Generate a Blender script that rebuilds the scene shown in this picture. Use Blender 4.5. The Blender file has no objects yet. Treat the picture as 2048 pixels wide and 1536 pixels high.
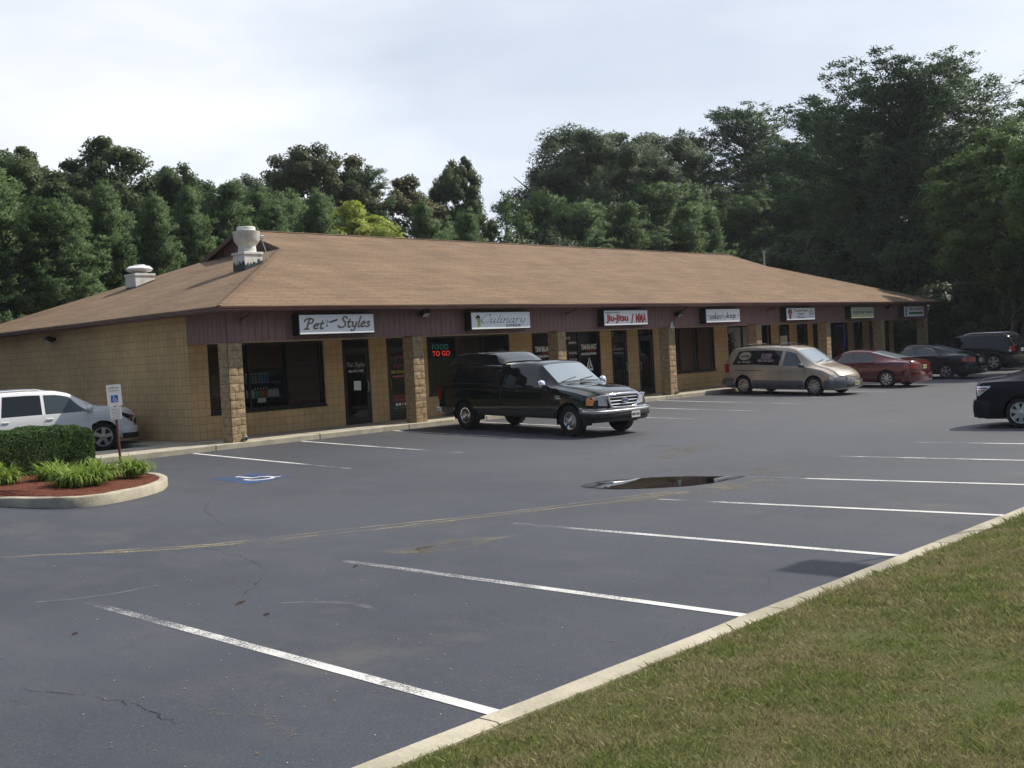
import bpy, math, random
import numpy as np
R = math.radians
S = bpy.context.scene
COL = S.collection
random.seed(7)
RNG = np.random.default_rng(11)

# ------------------------------------------------------------------ camera
cam = bpy.data.objects.new('camera', bpy.data.cameras.new('camera'))
COL.objects.link(cam)
S.camera = cam
cam.data.sensor_width = 36
cam.data.lens = 36 * 2214.66 / 2048
cam.data.clip_end = 2000
def cam_matrix(pos, yaw, pitch, roll):
    from mathutils import Matrix, Vector
    f = Vector((math.sin(yaw) * math.cos(pitch), math.cos(yaw) * math.cos(pitch), math.sin(pitch)))
    r = Vector((math.cos(yaw), -math.sin(yaw), 0))
    u = r.cross(f)
    c, s = math.cos(roll), math.sin(roll)
    r2 = c * r - s * u
    u2 = s * r + c * u
    m = Matrix.Identity(4)
    for i in range(3):
        m[i][0], m[i][1], m[i][2], m[i][3] = r2[i], u2[i], -f[i], pos[i]
    return m
cam.matrix_world = cam_matrix((-14.701, -23.451, 1.836), R(46.352), R(-1.632), R(2.998))

# ------------------------------------------------------------------ sky, sun, exposure
SUN_EL, SUN_AZ = R(49), R(116)      # azimuth clockwise from +Y
W = bpy.data.worlds.new('World')
S.world = W
W.use_nodes = True
nt = W.node_tree
for n in list(nt.nodes): nt.nodes.remove(n)
wo = nt.nodes.new('ShaderNodeOutputWorld')
bg = nt.nodes.new('ShaderNodeBackground')
bg.inputs['Strength'].default_value = 0.1
sky = nt.nodes.new('ShaderNodeTexSky')
sky.sky_type = 'NISHITA'
sky.sun_disc = False
sky.sun_elevation = SUN_EL
sky.sun_rotation = SUN_AZ
sky.air_density = 1.0
sky.dust_density = 1.5
tc = nt.nodes.new('ShaderNodeTexCoord')
mp = nt.nodes.new('ShaderNodeMapping')
mp.inputs['Scale'].default_value = (1.0, 1.0, 3.2)
mp.inputs['Location'].default_value = (0.35, 0.1, 0.0)
n1 = nt.nodes.new('ShaderNodeTexNoise')
n1.inputs['Scale'].default_value = 2.1
n1.inputs['Detail'].default_value = 7
n1.inputs['Roughness'].default_value = 0.52
rp = nt.nodes.new('ShaderNodeValToRGB')
rp.color_ramp.elements[0].position = 0.34
rp.color_ramp.elements[0].color = (0.72, 0.72, 0.72, 1)
rp.color_ramp.elements[1].position = 0.62
rp.color_ramp.elements[1].color = (1, 1, 1, 1)
n2 = nt.nodes.new('ShaderNodeTexNoise')
n2.inputs['Scale'].default_value = 1.3
n2.inputs['Detail'].default_value = 5
rp2 = nt.nodes.new('ShaderNodeValToRGB')
rp2.color_ramp.elements[0].position = 0.40
rp2.color_ramp.elements[0].color = (8.3, 9.0, 10.2, 1)
rp2.color_ramp.elements[1].position = 0.6
rp2.color_ramp.elements[1].color = (11.5, 11.8, 12.3, 1)
mx = nt.nodes.new('ShaderNodeMix')
mx.data_type = 'RGBA'
L = nt.links.new
L(tc.outputs['Generated'], mp.inputs['Vector'])
L(mp.outputs[0], n1.inputs['Vector'])
L(mp.outputs[0], n2.inputs['Vector'])
L(n1.outputs[0], rp.inputs[0])
L(n2.outputs[0], rp2.inputs[0])
dn = nt.nodes.new('ShaderNodeVectorMath'); dn.operation = 'DOT_PRODUCT'   # the cloud bank stands over the woods; overhead it thins out
dn.inputs[1].default_value = (0.70, 0.66, 0.25)
dm = nt.nodes.new('ShaderNodeMapRange')
dm.inputs['From Min'].default_value = -0.1; dm.inputs['From Max'].default_value = 0.72
dm.inputs['To Min'].default_value = 0.12; dm.inputs['To Max'].default_value = 1.0
mm = nt.nodes.new('ShaderNodeMath'); mm.operation = 'MULTIPLY'
L(tc.outputs['Generated'], dn.inputs[0]); L(dn.outputs['Value'], dm.inputs['Value'])
L(rp.outputs[0], mm.inputs[0]); L(dm.outputs[0], mm.inputs[1])
L(mm.outputs[0], mx.inputs[0])
L(sky.outputs[0], mx.inputs[6])
L(rp2.outputs[0], mx.inputs[7])
L(mx.outputs[2], bg.inputs['Color'])
L(bg.outputs[0], wo.inputs['Surface'])

sun = bpy.data.objects.new('sun', bpy.data.lights.new('sun', 'SUN'))
COL.objects.link(sun)
sun.data.energy = 5.0
sun.data.angle = R(0.6)
sun.data.color = (1.0, 0.93, 0.82)
from mathutils import Vector
sd = Vector((math.sin(SUN_AZ) * math.cos(SUN_EL), math.cos(SUN_AZ) * math.cos(SUN_EL), math.sin(SUN_EL)))
sun.rotation_euler = sd.to_track_quat('Z', 'Y').to_euler()
S.view_settings.view_transform = 'Standard'
S.view_settings.look = 'None'
S.view_settings.exposure = 0.0
S.view_settings.gamma = 1
S.view_settings.use_curve_mapping = False

# ------------------------------------------------------------------ helpers
def tag(o, label=None, cat=None, group=None, kind=None):
    if label: o['label'] = label
    if cat: o['category'] = cat
    if group: o['group'] = group
    if kind: o['kind'] = kind
    return o

def empty(name, loc=(0, 0, 0), rz=0.0, label=None, cat=None, group=None):
    o = bpy.data.objects.new(name, None)
    COL.objects.link(o)
    o.location = loc
    o.rotation_euler = (0, 0, rz)
    return tag(o, label, cat, group)

def copy_tree(o, parent=None):
    c = o.copy()
    COL.objects.link(c)
    c.parent = parent
    for ch in o.children:
        copy_tree(ch, c)
    return c

class MB:
    def __init__(s):
        s.v, s.f = [], []
    def add(s, vs, fs):
        b = len(s.v)
        s.v += [tuple(p) for p in vs]
        s.f += [tuple(b + i for i in f) for f in fs]
        return s
    def quad(s, a, b, c, d):
        return s.add([a, b, c, d], [(0, 1, 2, 3)])
    def poly(s, pts):
        return s.add(pts, [tuple(range(len(pts)))])
    def box(s, x0, x1, y0, y1, z0, z1):
        return s.add([(x0, y0, z0), (x1, y0, z0), (x1, y1, z0), (x0, y1, z0), (x0, y0, z1), (x1, y0, z1), (x1, y1, z1), (x0, y1, z1)],
                     [(3, 2, 1, 0), (4, 5, 6, 7), (0, 1, 5, 4), (1, 2, 6, 5), (2, 3, 7, 6), (3, 0, 4, 7)])
    def bbox(s, x0, x1, y0, y1, z0, z1, b=.01):
        """box with chamfered edges"""
        vs, idx = [], {}
        X, Y, Z = (x0, x1), (y0, y1), (z0, z1)
        sg = (1, -1)
        for i in (0, 1):
            for j in (0, 1):
                for k in (0, 1):
                    p = (X[i], Y[j], Z[k])
                    d = (b * sg[i], b * sg[j], b * sg[k])
                    for a in range(3):
                        q = list(p)
                        for c in range(3):
                            if c != a: q[c] += d[c]
                        idx[i, j, k, a] = len(vs)
                        vs.append(q)
        I = lambda i, j, k, a: idx[i, j, k, a]
        fs = []
        for i in (0, 1):
            f = [I(i, 0, 0, 0), I(i, 1, 0, 0), I(i, 1, 1, 0), I(i, 0, 1, 0)]
            fs.append(f if i else f[::-1])
            f = [I(0, i, 0, 1), I(0, i, 1, 1), I(1, i, 1, 1), I(1, i, 0, 1)]
            fs.append(f if i else f[::-1])
            f = [I(0, 0, i, 2), I(1, 0, i, 2), I(1, 1, i, 2), I(0, 1, i, 2)]
            fs.append(f if i else f[::-1])
        for i in (0, 1):
            for j in (0, 1):
                fs.append([I(i, j, 0, 0), I(i, j, 1, 0), I(i, j, 1, 1), I(i, j, 0, 1)])
                fs.append([I(i, 0, j, 0), I(i, 1, j, 0), I(i, 1, j, 2), I(i, 0, j, 2)])
                fs.append([I(0, i, j, 1), I(1, i, j, 1), I(1, i, j, 2), I(0, i, j, 2)])
                for k in (0, 1):
                    fs.append([I(i, j, k, 0), I(i, j, k, 1), I(i, j, k, 2)])
        return s.add(vs, fs)
    def tube(s, pts, r, n=8, cap=True):
        pts = [Vector(p) for p in pts]
        rs = r if isinstance(r, (list, tuple)) else [r] * len(pts)
        base = len(s.v)
        for i, p in enumerate(pts):
            t = (pts[min(i + 1, len(pts) - 1)] - pts[max(i - 1, 0)]).normalized()
            a = t.cross(Vector((0, 0, 1)) if abs(t.z) < .95 else Vector((1, 0, 0))).normalized()
            b = t.cross(a)
            for k in range(n):
                q = p + (a * math.cos(2 * math.pi * k / n) + b * math.sin(2 * math.pi * k / n)) * rs[i]
                s.v.append(tuple(q))
        for i in range(len(pts) - 1):
            for k in range(n):
                s.f.append((base + i * n + k, base + i * n + (k + 1) % n, base + (i + 1) * n + (k + 1) % n, base + (i + 1) * n + k))
        if cap:
            s.f.append(tuple(base + k for k in range(n))[::-1])
            s.f.append(tuple(base + (len(pts) - 1) * n + k for k in range(n)))
        return s
    def lathe(s, prof, n=24, axis='z', o=(0, 0, 0), caps=True):
        """prof = [(r, h)]"""
        base = len(s.v)
        for r, h in prof:
            for k in range(n):
                a = 2 * math.pi * k / n
                c, d = r * math.cos(a), r * math.sin(a)
                p = (c, d, h) if axis == 'z' else ((c, h, d) if axis == 'y' else (h, c, d))
                s.v.append((p[0] + o[0], p[1] + o[1], p[2] + o[2]))
        for i in range(len(prof) - 1):
            for k in range(n):
                s.f.append((base + i * n + k, base + i * n + (k + 1) % n, base + (i + 1) * n + (k + 1) % n, base + (i + 1) * n + k))
        if caps and prof[0][0] > 1e-4: s.f.append(tuple(base + k for k in range(n))[::-1])
        if caps and prof[-1][0] > 1e-4: s.f.append(tuple(base + (len(prof) - 1) * n + k for k in range(n)))
        return s
    def grid(s, P):
        """P[i][j] points"""
        b = len(s.v)
        n, m = len(P), len(P[0])
        for row in P: s.v += [tuple(p) for p in row]
        for i in range(n - 1):
            for j in range(m - 1):
                s.f.append((b + i * m + j, b + (i + 1) * m + j, b + (i + 1) * m + j + 1, b + i * m + j + 1))
        return s
    def build(s, name, mat, parent=None, smooth=None, loc=None, fixn=False):
        me = bpy.data.meshes.new(name)
        me.from_pydata(s.v, [], s.f)
        if fixn:
            import bmesh
            bm = bmesh.new(); bm.from_mesh(me)
            bmesh.ops.remove_doubles(bm, verts=bm.verts, dist=1e-5)
            bmesh.ops.recalc_face_normals(bm, faces=bm.faces)
            bm.to_mesh(me); bm.free()
        me.update()
        auto_uv(me)
        if smooth is not None: shade(me, smooth)
        return link(name, me, mat, parent, loc)

def link(name, me, mat, parent=None, loc=None):
    o = bpy.data.objects.new(name, me)
    if mat is not None and not me.materials: me.materials.append(mat)
    COL.objects.link(o)
    if parent is not None: o.parent = parent
    if loc is not None: o.location = loc
    return o

def shade(me, ang):
    import bmesh
    bm = bmesh.new(); bm.from_mesh(me)
    for f in bm.faces: f.smooth = True
    for e in bm.edges:
        if len(e.link_faces) == 2:
            e.smooth = e.calc_face_angle(0) < R(ang)
        else: e.smooth = True
    bm.to_mesh(me); bm.free()

def auto_uv(me):
    n = len(me.polygons)
    if n == 0: return
    uv = me.uv_layers.new(name='uv')
    nl = len(me.loops)
    co = np.empty(len(me.vertices) * 3, np.float32); me.vertices.foreach_get('co', co); co = co.reshape(-1, 3)
    vi = np.empty(nl, np.int32); me.loops.foreach_get('vertex_index', vi)
    no = np.empty(n * 3, np.float32); me.polygons.foreach_get('normal', no); no = no.reshape(-1, 3)
    ls = np.empty(n, np.int32); me.polygons.foreach_get('loop_total', ls)
    pn = np.repeat(no, ls, axis=0)
    u = np.stack([-pn[:, 1], pn[:, 0], np.zeros(len(pn))], 1)
    ln = np.linalg.norm(u, axis=1)
    flat = ln < .02
    u[flat] = (1, 0, 0); ln[flat] = 1
    u /= ln[:, None]
    v = np.cross(pn, u)
    P = co[vi]
    out = np.stack([(P * u).sum(1), (P * v).sum(1)], 1).astype(np.float32)
    uv.data.foreach_set('uv', out.ravel())

def np_mesh(name, V, F):
    """V (n,3), F (m,4) arrays"""
    me = bpy.data.meshes.new(name)
    k = F.shape[1]
    me.vertices.add(len(V)); me.vertices.foreach_set('co', V.astype(np.float32).ravel())
    me.loops.add(F.size); me.loops.foreach_set('vertex_index', F.astype(np.int32).ravel())
    me.polygons.add(len(F))
    me.polygons.foreach_set('loop_start', np.arange(0, F.size, k, dtype=np.int32))
    me.update(calc_edges=True)
    return me

# ground profile of the lot across its width (dips to the valley where the puddle lies)
PRY = [-400, -19.03, -12.8, -8, -5.5, -2, -.1, 400]
PRZ = [-.31, -.31, -.36, -.33, -.28, -.19, -.135, -.135]
def gz(y): return float(np.interp(y, PRY, PRZ))

# ------------------------------------------------------------------ materials
def new_mat(name):
    m = bpy.data.materials.new(name)
    m.use_nodes = True
    nt = m.node_tree
    return m, nt, nt.nodes['Principled BSDF'], nt.nodes['Material Output']

def node(nt, t, **kw):
    n = nt.nodes.new(t)
    for k, v in kw.items():
        if k in n.inputs: n.inputs[k].default_value = v
        else: setattr(n, k, v)
    return n

def plain(name, col, rough=.5, metal=0, spec=.5, emit=None, es=1, coat=0):
    m, nt, p, o = new_mat(name)
    p.inputs['Base Color'].default_value = (*col, 1)
    p.inputs['Roughness'].default_value = rough
    p.inputs['Metallic'].default_value = metal
    p.inputs['Specular IOR Level'].default_value = spec
    p.inputs['Coat Weight'].default_value = coat
    p.inputs['Coat Roughness'].default_value = .04
    if emit:
        p.inputs['Emission Color'].default_value = (*emit, 1)
        p.inputs['Emission Strength'].default_value = es
    return m

def varied(name, c1, c2, scale=3, rough=.7, detail=6, spec=.4, bump=0, bscale=None, metal=0, lo=.35, hi=.65, coords='Object', stretch=(1, 1, 1)):
    m, nt, p, o = new_mat(name)
    L = nt.links.new
    t = node(nt, 'ShaderNodeTexCoord')
    mp = node(nt, 'ShaderNodeMapping', Scale=stretch)
    L(t.outputs[coords], mp.inputs['Vector'])
    n = node(nt, 'ShaderNodeTexNoise', Scale=scale, Detail=detail, Roughness=.6)
    L(mp.outputs[0], n.inputs['Vector'])
    r = node(nt, 'ShaderNodeValToRGB')
    e = r.color_ramp.elements
    e[0].position, e[0].color = lo, (*c1, 1)
    e[1].position, e[1].color = hi, (*c2, 1)
    L(n.outputs[0], r.inputs[0])
    L(r.outputs[0], p.inputs['Base Color'])
    p.inputs['Roughness'].default_value = rough
    p.inputs['Specular IOR Level'].default_value = spec
    p.inputs['Metallic'].default_value = metal
    if bump:
        b = node(nt, 'ShaderNodeBump', Strength=bump, Distance=.02)
        n3 = node(nt, 'ShaderNodeTexNoise', Scale=bscale or scale * 6, Detail=6)
        L(t.outputs[coords], n3.inputs['Vector'])
        L(n3.outputs[0], b.inputs['Height'])
        L(b.outputs[0], p.inputs['Normal'])
    return m

def brick_mat(name, c1, c2, mortar, bw, bh, ms, offset=.5, rough=.85, bump=.4, noise=.35, nscale=14, spec=.3, mdist=.012, uvn=None):
    m, nt, p, o = new_mat(name)
    L = nt.links.new
    uv = node(nt, 'ShaderNodeUVMap')
    b = node(nt, 'ShaderNodeTexBrick', Color1=(*c1, 1), Color2=(*c2, 1), Mortar=(*mortar, 1), Scale=1.0)
    b.offset = offset
    b.inputs['Brick Width'].default_value = bw
    b.inputs['Row Height'].default_value = bh
    b.inputs['Mortar Size'].default_value = ms
    b.inputs['Mortar Smooth'].default_value = .3
    L(uv.outputs[0], b.inputs['Vector'])
    tcn = node(nt, 'ShaderNodeTexCoord')
    n = node(nt, 'ShaderNodeTexNoise', Scale=nscale, Detail=6, Roughness=.65)
    if uvn:
        mpu = node(nt, 'ShaderNodeMapping', Scale=(*uvn, 1)); L(uv.outputs[0], mpu.inputs['Vector']); L(mpu.outputs[0], n.inputs['Vector'])
    else: L(tcn.outputs['Object'], n.inputs['Vector'])
    n0 = node(nt, 'ShaderNodeTexNoise', Scale=.7, Detail=4)
    L(tcn.outputs['Object'], n0.inputs['Vector'])
    mr = node(nt, 'ShaderNodeMapRange')
    mr.inputs['To Min'].default_value = 1 - noise; mr.inputs['To Max'].default_value = 1 + noise
    L(n.outputs[0], mr.inputs['Value'])
    mr0 = node(nt, 'ShaderNodeMapRange')
    mr0.inputs['From Min'].default_value = .3; mr0.inputs['From Max'].default_value = .7
    mr0.inputs['To Min'].default_value = .86; mr0.inputs['To Max'].default_value = 1.12
    L(n0.outputs[0], mr0.inputs['Value'])
    mu = node(nt, 'ShaderNodeMath', operation='MULTIPLY')
    L(mr.outputs[0], mu.inputs[0]); L(mr0.outputs[0], mu.inputs[1])
    hs = node(nt, 'ShaderNodeVectorMath', operation='SCALE')
    L(b.outputs['Color'], hs.inputs[0]); L(mu.outputs[0], hs.inputs['Scale'])
    L(hs.outputs[0], p.inputs['Base Color'])
    p.inputs['Roughness'].default_value = rough
    p.inputs['Specular IOR Level'].default_value = spec
    inv = node(nt, 'ShaderNodeMath', operation='MULTIPLY_ADD')
    L(b.outputs['Fac'], inv.inputs[0]); inv.inputs[1].default_value = -1.0
    L(n.outputs[0], inv.inputs[2])
    bp = node(nt, 'ShaderNodeBump', Strength=bump, Distance=mdist)
    L(inv.outputs[0], bp.inputs['Height'])
    L(bp.outputs[0], p.inputs['Normal'])
    return m

def paint(name, col, metal=.0, rough=.22, coat=1.0):
    m = plain(name, col, rough, metal, .5 if coat else .35, coat=coat)
    return m

def foliage(name, cols, scale=.5, trans=.45):
    """leaf colours vary from clump to clump by a noise in the crown"""
    m, nt, p, o = new_mat(name)
    L = nt.links.new
    t = node(nt, 'ShaderNodeTexCoord')
    oi = node(nt, 'ShaderNodeObjectInfo')
    ad = node(nt, 'ShaderNodeVectorMath', operation='ADD')
    L(t.outputs['Object'], ad.inputs[0])
    sc = node(nt, 'ShaderNodeVectorMath', operation='SCALE', Scale=40.0)
    cb = node(nt, 'ShaderNodeCombineXYZ')
    L(oi.outputs['Random'], cb.inputs[0]); L(oi.outputs['Random'], cb.inputs[2])
    L(cb.outputs[0], sc.inputs[0]); L(sc.outputs[0], ad.inputs[1])
    n = node(nt, 'ShaderNodeTexNoise', Scale=scale, Detail=8, Roughness=.75)
    L(ad.outputs[0], n.inputs['Vector'])
    r = node(nt, 'ShaderNodeValToRGB')
    cr = r.color_ramp
    cr.elements[0].position = .3; cr.elements[0].color = (*cols[0], 1)
    cr.elements[1].position = .7; cr.elements[1].color = (*cols[-1], 1)
    for i, c in enumerate(cols[1:-1]):
        e = cr.elements.new(.3 + .4 * (i + 1) / (len(cols) - 1)); e.color = (*c, 1)
    L(n.outputs[0], r.inputs[0])
    d = node(nt, 'ShaderNodeBsdfPrincipled', Roughness=.55)
    d.inputs['Specular IOR Level'].default_value = .25
    tr = node(nt, 'ShaderNodeBsdfTranslucent')
    L(r.outputs[0], d.inputs['Base Color'])
    L(r.outputs[0], tr.inputs['Color'])
    mx = node(nt, 'ShaderNodeMixShader'); mx.inputs[0].default_value = trans
    L(d.outputs[0], mx.inputs[1]); L(tr.outputs[0], mx.inputs[2])
    L(mx.outputs[0], o.inputs['Surface'])
    nt.nodes.remove(p)
    return m

def glass_mat(name, tint=(.78, .77, .75), refl=.0):
    """shop glass: tinted see-through pane with a mirror-like share"""
    m, nt, p, o = new_mat(name)
    L = nt.links.new
    nt.nodes.remove(p)
    a = node(nt, 'ShaderNodeBsdfTransparent'); a.inputs['Color'].default_value = (*tint, 1)
    g = node(nt, 'ShaderNodeBsdfGlossy', Roughness=.01); g.inputs['Color'].default_value = (.9, .93, 1, 1)
    fr = node(nt, 'ShaderNodeFresnel', IOR=1.5)
    ma = node(nt, 'ShaderNodeMath', operation='MULTIPLY_ADD'); ma.inputs[1].default_value = .75; ma.inputs[2].default_value = refl
    L(fr.outputs[0], ma.inputs[0])
    mx = node(nt, 'ShaderNodeMixShader')
    L(ma.outputs[0], mx.inputs[0]); L(a.outputs[0], mx.inputs[1]); L(g.outputs[0], mx.inputs[2])
    L(mx.outputs[0], o.inputs['Surface'])
    return m

def worn_mat(name, col, cover, scale=60, soft=.08, lowscale=.8, gradient=None):
    """paint or dirt lying on the asphalt, broken up by noise (see-through where worn off)"""
    m, nt, p, o = new_mat(name)
    L = nt.links.new
    ge = node(nt, 'ShaderNodeNewGeometry')
    n = node(nt, 'ShaderNodeTexNoise', Scale=scale, Detail=4, Roughness=.7)
    L(ge.outputs['Position'], n.inputs['Vector'])
    n2 = node(nt, 'ShaderNodeTexNoise', Scale=lowscale, Detail=5)
    L(ge.outputs['Position'], n2.inputs['Vector'])
    ma = node(nt, 'ShaderNodeMath', operation='MULTIPLY_ADD'); ma.inputs[1].default_value = .8
    L(n2.outputs[0], ma.inputs[0]); L(n.outputs[0], ma.inputs[2])
    last = ma
    if gradient:       # (y0, y1, amount): better kept towards y0
        sp = node(nt, 'ShaderNodeSeparateXYZ')
        L(ge.outputs['Position'], sp.inputs[0])
        g = node(nt, 'ShaderNodeMapRange')
        g.inputs['From Min'].default_value = gradient[0]; g.inputs['From Max'].default_value = gradient[1]
        g.inputs['To Min'].default_value = gradient[2]; g.inputs['To Max'].default_value = 0
        L(sp.outputs[1], g.inputs['Value'])
        ad = node(nt, 'ShaderNodeMath', operation='ADD')
        L(ma.outputs[0], ad.inputs[0]); L(g.outputs[0], ad.inputs[1])
        last = ad
    mr = node(nt, 'ShaderNodeMapRange')
    mr.inputs['From Min'].default_value = cover; mr.inputs['From Max'].default_value = cover + soft
    L(last.outputs[0], mr.inputs['Value'])
    L(mr.outputs[0], p.inputs['Alpha'])
    p.inputs['Base Color'].default_value = (*col, 1)
    p.inputs['Roughness'].default_value = .8
    p.inputs['Specular IOR Level'].default_value = .3
    return m

def asphalt_mat():
    m, nt, p, o = new_mat('asphalt')
    L = nt.links.new
    ge = node(nt, 'ShaderNodeNewGeometry')
    def noise(scale, detail=5, rough=.6, st=None):
        n = node(nt, 'ShaderNodeTexNoise', Scale=scale, Detail=detail, Roughness=rough)
        if st:
            mp = node(nt, 'ShaderNodeMapping', Scale=st)
            L(ge.outputs['Position'], mp.inputs['Vector']); L(mp.outputs[0], n.inputs['Vector'])
        else: L(ge.outputs['Position'], n.inputs['Vector'])
        return n
    def ramp(src, a, ca, b, cb):
        r = node(nt, 'ShaderNodeValToRGB')
        r.color_ramp.elements[0].position = a; r.color_ramp.elements[0].color = (*ca, 1)
        r.color_ramp.elements[1].position = b; r.color_ramp.elements[1].color = (*cb, 1)
        L(src.outputs[0], r.inputs[0]); return r
    def mix(f, a, b):
        x = node(nt, 'ShaderNodeMix', data_type='RGBA')
        L(f, x.inputs[0]); L(a, x.inputs[6])
        if isinstance(b, tuple): x.inputs[7].default_value = (*b, 1)
        else: L(b, x.inputs[7])
        return x.outputs[2]
    base = ramp(noise(.22, 6), .32, (.020, .026, .041), .68, (.042, .050, .068))
    sx = node(nt, 'ShaderNodeSeparateXYZ'); L(ge.outputs['Position'], sx.inputs[0])     # far-end sheen painted into the colour as a paler tone, broken by noise
    wr = node(nt, 'ShaderNodeMapRange'); wr.inputs['From Min'].default_value = -12; wr.inputs['From Max'].default_value = 14; wr.inputs['To Max'].default_value = .75
    wn = node(nt, 'ShaderNodeMath', operation='MULTIPLY_ADD'); L(noise(.12, 4).outputs[0], wn.inputs[0]); wn.inputs[1].default_value = 14; L(sx.outputs[0], wn.inputs[2])
    ws = node(nt, 'ShaderNodeMath', operation='SUBTRACT'); L(wn.outputs[0], ws.inputs[0]); ws.inputs[1].default_value = 7
    L(ws.outputs[0], wr.inputs['Value'])
    c0 = mix(wr.outputs[0], base.outputs[0], (.098, .100, .108))
    mid = ramp(noise(1.7, 7, .65, (1, .45, 1)), .48, (0, 0, 0), .78, (.6, .6, .6))
    c = mix(mid.outputs[0], c0, (.075, .077, .084))
    agg0 = ramp(noise(24, 4, .8), .58, (0, 0, 0), .76, (.55, .55, .55))
    c = mix(agg0.outputs[0], c, (.105, .106, .112))
    agg = ramp(noise(75, 3, .75), .56, (0, 0, 0), .70, (.9, .9, .9))
    c = mix(agg.outputs[0], c, (.125, .124, .124))
    oil = ramp(noise(.9, 5, .6), .62, (0, 0, 0), .78, (.55, .55, .55))
    c = mix(oil.outputs[0], c, (.022, .024, .028))
    drk = ramp(noise(60, 3, .7), .30, (.9, .9, .9), .44, (0, 0, 0))
    c = mix(drk.outputs[0], c, (.018, .018, .02))
    d1 = ramp(noise(.33, 7, .68), .60, (0, 0, 0), .80, (.6, .6, .6))
    c = mix(d1.outputs[0], c, (.13, .122, .105))
    L(c, p.inputs['Base Color'])
    rr = node(nt, 'ShaderNodeMapRange'); rr.inputs['To Min'].default_value = .55; rr.inputs['To Max'].default_value = .75
    L(noise(.5).outputs[0], rr.inputs['Value'])
    L(rr.outputs[0], p.inputs['Roughness'])
    p.inputs['Specular IOR Level'].default_value = .42
    b = node(nt, 'ShaderNodeBump', Strength=.3, Distance=.006)
    L(noise(90, 3).outputs[0], b.inputs['Height'])
    L(b.outputs[0], p.inputs['Normal'])
    return m

M = {}
M['asphalt'] = asphalt_mat()
M['concrete'] = varied('concrete', (.33, .30, .23), (.50, .46, .37), 2.5, .85, 7, .3, .3, 40)
M['kerb'] = varied('kerb_concrete', (.30, .275, .21), (.50, .455, .36), 1.6, .85, 8, .3, .4, 30)
M['wall'] = brick_mat('scored_block', (.62, .425, .22), (.55, .37, .19), (.32, .215, .11), .2032, .2032, .006, 0, .9, .5, .16, 9)
M['pillar'] = varied('split_face_block', (.30, .215, .125), (.50, .375, .225), 9, .9, 8, .25, .9, 45)
M['ceiling'] = plain('pale_canopy_ceiling', (.50, .44, .35), .8)
M['mortar'] = varied('mortar', (.22, .16, .10), (.32, .24, .15), 8, .95)
M['roof'] = brick_mat('shingles', (.238, .160, .100), (.178, .121, .077), (.085, .058, .039), 1.0, .142, .014, .37, .9, .5, .27, 1, .25, .01, uvn=(2.2, 11))
M['fascia'] = varied('stained_siding', (.215, .118, .112), (.28, .155, .145), 3.0, .6, 6, .35, .2, 60, stretch=(3, 3, .5))
M['trim'] = varied('brown_metal_trim', (.085, .035, .028), (.125, .052, .042), 2, .42, 4, .5)
M['bronze'] = plain('bronze_frame', (.018, .014, .013), .4, .3)
M['black'] = plain('black', (.012, .012, .013), .5)
M['dark'] = plain('dark_interior', (.03, .026, .024), .9)
M['white'] = plain('white_paint', (.78, .78, .77), .45)
M['offwhite'] = varied('weathered_white_metal', (.52, .51, .46), (.74, .73, .68), 5, .45, 6, .45, 0, lo=.3, hi=.55)
M['tar'] = plain('roof_tar', (.03, .035, .05), .6)
M['galv'] = plain('galvanised_metal', (.45, .47, .49), .4, .8)
M['chrome'] = plain('chrome', (.82, .82, .84), .09, 1)
M['steel'] = plain('brushed_alloy', (.62, .63, .66), .28, .9)
M['rubber'] = varied('tyre_rubber', (.012, .012, .013), (.024, .023, .022), 12, .8)
M['carglass'] = plain('tinted_car_glass', (.010, .012, .014), .03, 0, .7)
M['screen'] = plain('windscreen_glass', (.30, .36, .40), .05, .45, .9)
M['glassgreen'] = plain('clear_car_glass', (.05, .07, .075), .03, .12, .8)
M['plastic'] = plain('black_plastic', (.02, .02, .021), .6)
M['redlens'] = plain('red_lens', (.40, .012, .014), .12, 0, .6, coat=1)
M['amber'] = plain('amber_lens', (.85, .26, .03), .12, 0, .6, coat=1)
M['lens'] = plain('clear_lens', (.62, .66, .70), .08, .35, .8, coat=1)
M['shop'] = glass_mat('shop_glass')
M['signface'] = plain('sign_face', (.93, .95, .97), .35)
M['ink'] = plain('black_ink', (.015, .014, .016), .5)
M['red'] = plain('red_vinyl', (.55, .02, .025), .45)
M['brownink'] = plain('brown_ink', (.22, .15, .10), .5)
M['shadowink'] = plain('dark_brown_ink', (.05, .03, .025), .5)
M['blue'] = plain('blue_vinyl', (.02, .12, .50), .45)
M['green'] = plain('green_vinyl', (.02, .22, .03), .45)
M['yellow'] = plain('yellow_vinyl', (.60, .55, .05), .5)
M['cream'] = plain('cream_sign_face', (.58, .60, .42), .4)
M['teal'] = plain('teal_ink', (.02, .09, .13), .5)
M['vinyl'] = plain('white_vinyl', (.75, .75, .74), .5)
M['neonred'] = plain('lit_red_neon', (.5, .02, .02), .4, emit=(1, .06, .04), es=.8)
M['neonteal'] = plain('dim_teal_neon', (.05, .15, .14), .4, emit=(.10, .36, .30), es=.25)
M['neonblue'] = plain('lit_blue_neon', (.05, .05, .4), .4, emit=(.16, .14, 1), es=.18)
M['blind'] = brick_mat('wooden_blind', (.22, .12, .07), (.19, .10, .06), (.08, .045, .03), 9, .05, .008, 0, .6, .5, .1)
M['bark'] = varied('bark', (.045, .035, .027), (.09, .073, .056), 5, .95, 7, .2, .6, 25, stretch=(3, 3, .6))
M['palebark'] = varied('pale_bark', (.10, .085, .065), (.17, .15, .12), 4, .95, 7, .2, .4, 25, stretch=(3, 3, .6))
M['pine'] = foliage('pine_needles', [(.060, .112, .042), (.108, .178, .064), (.178, .25, .098)], .55)
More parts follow.
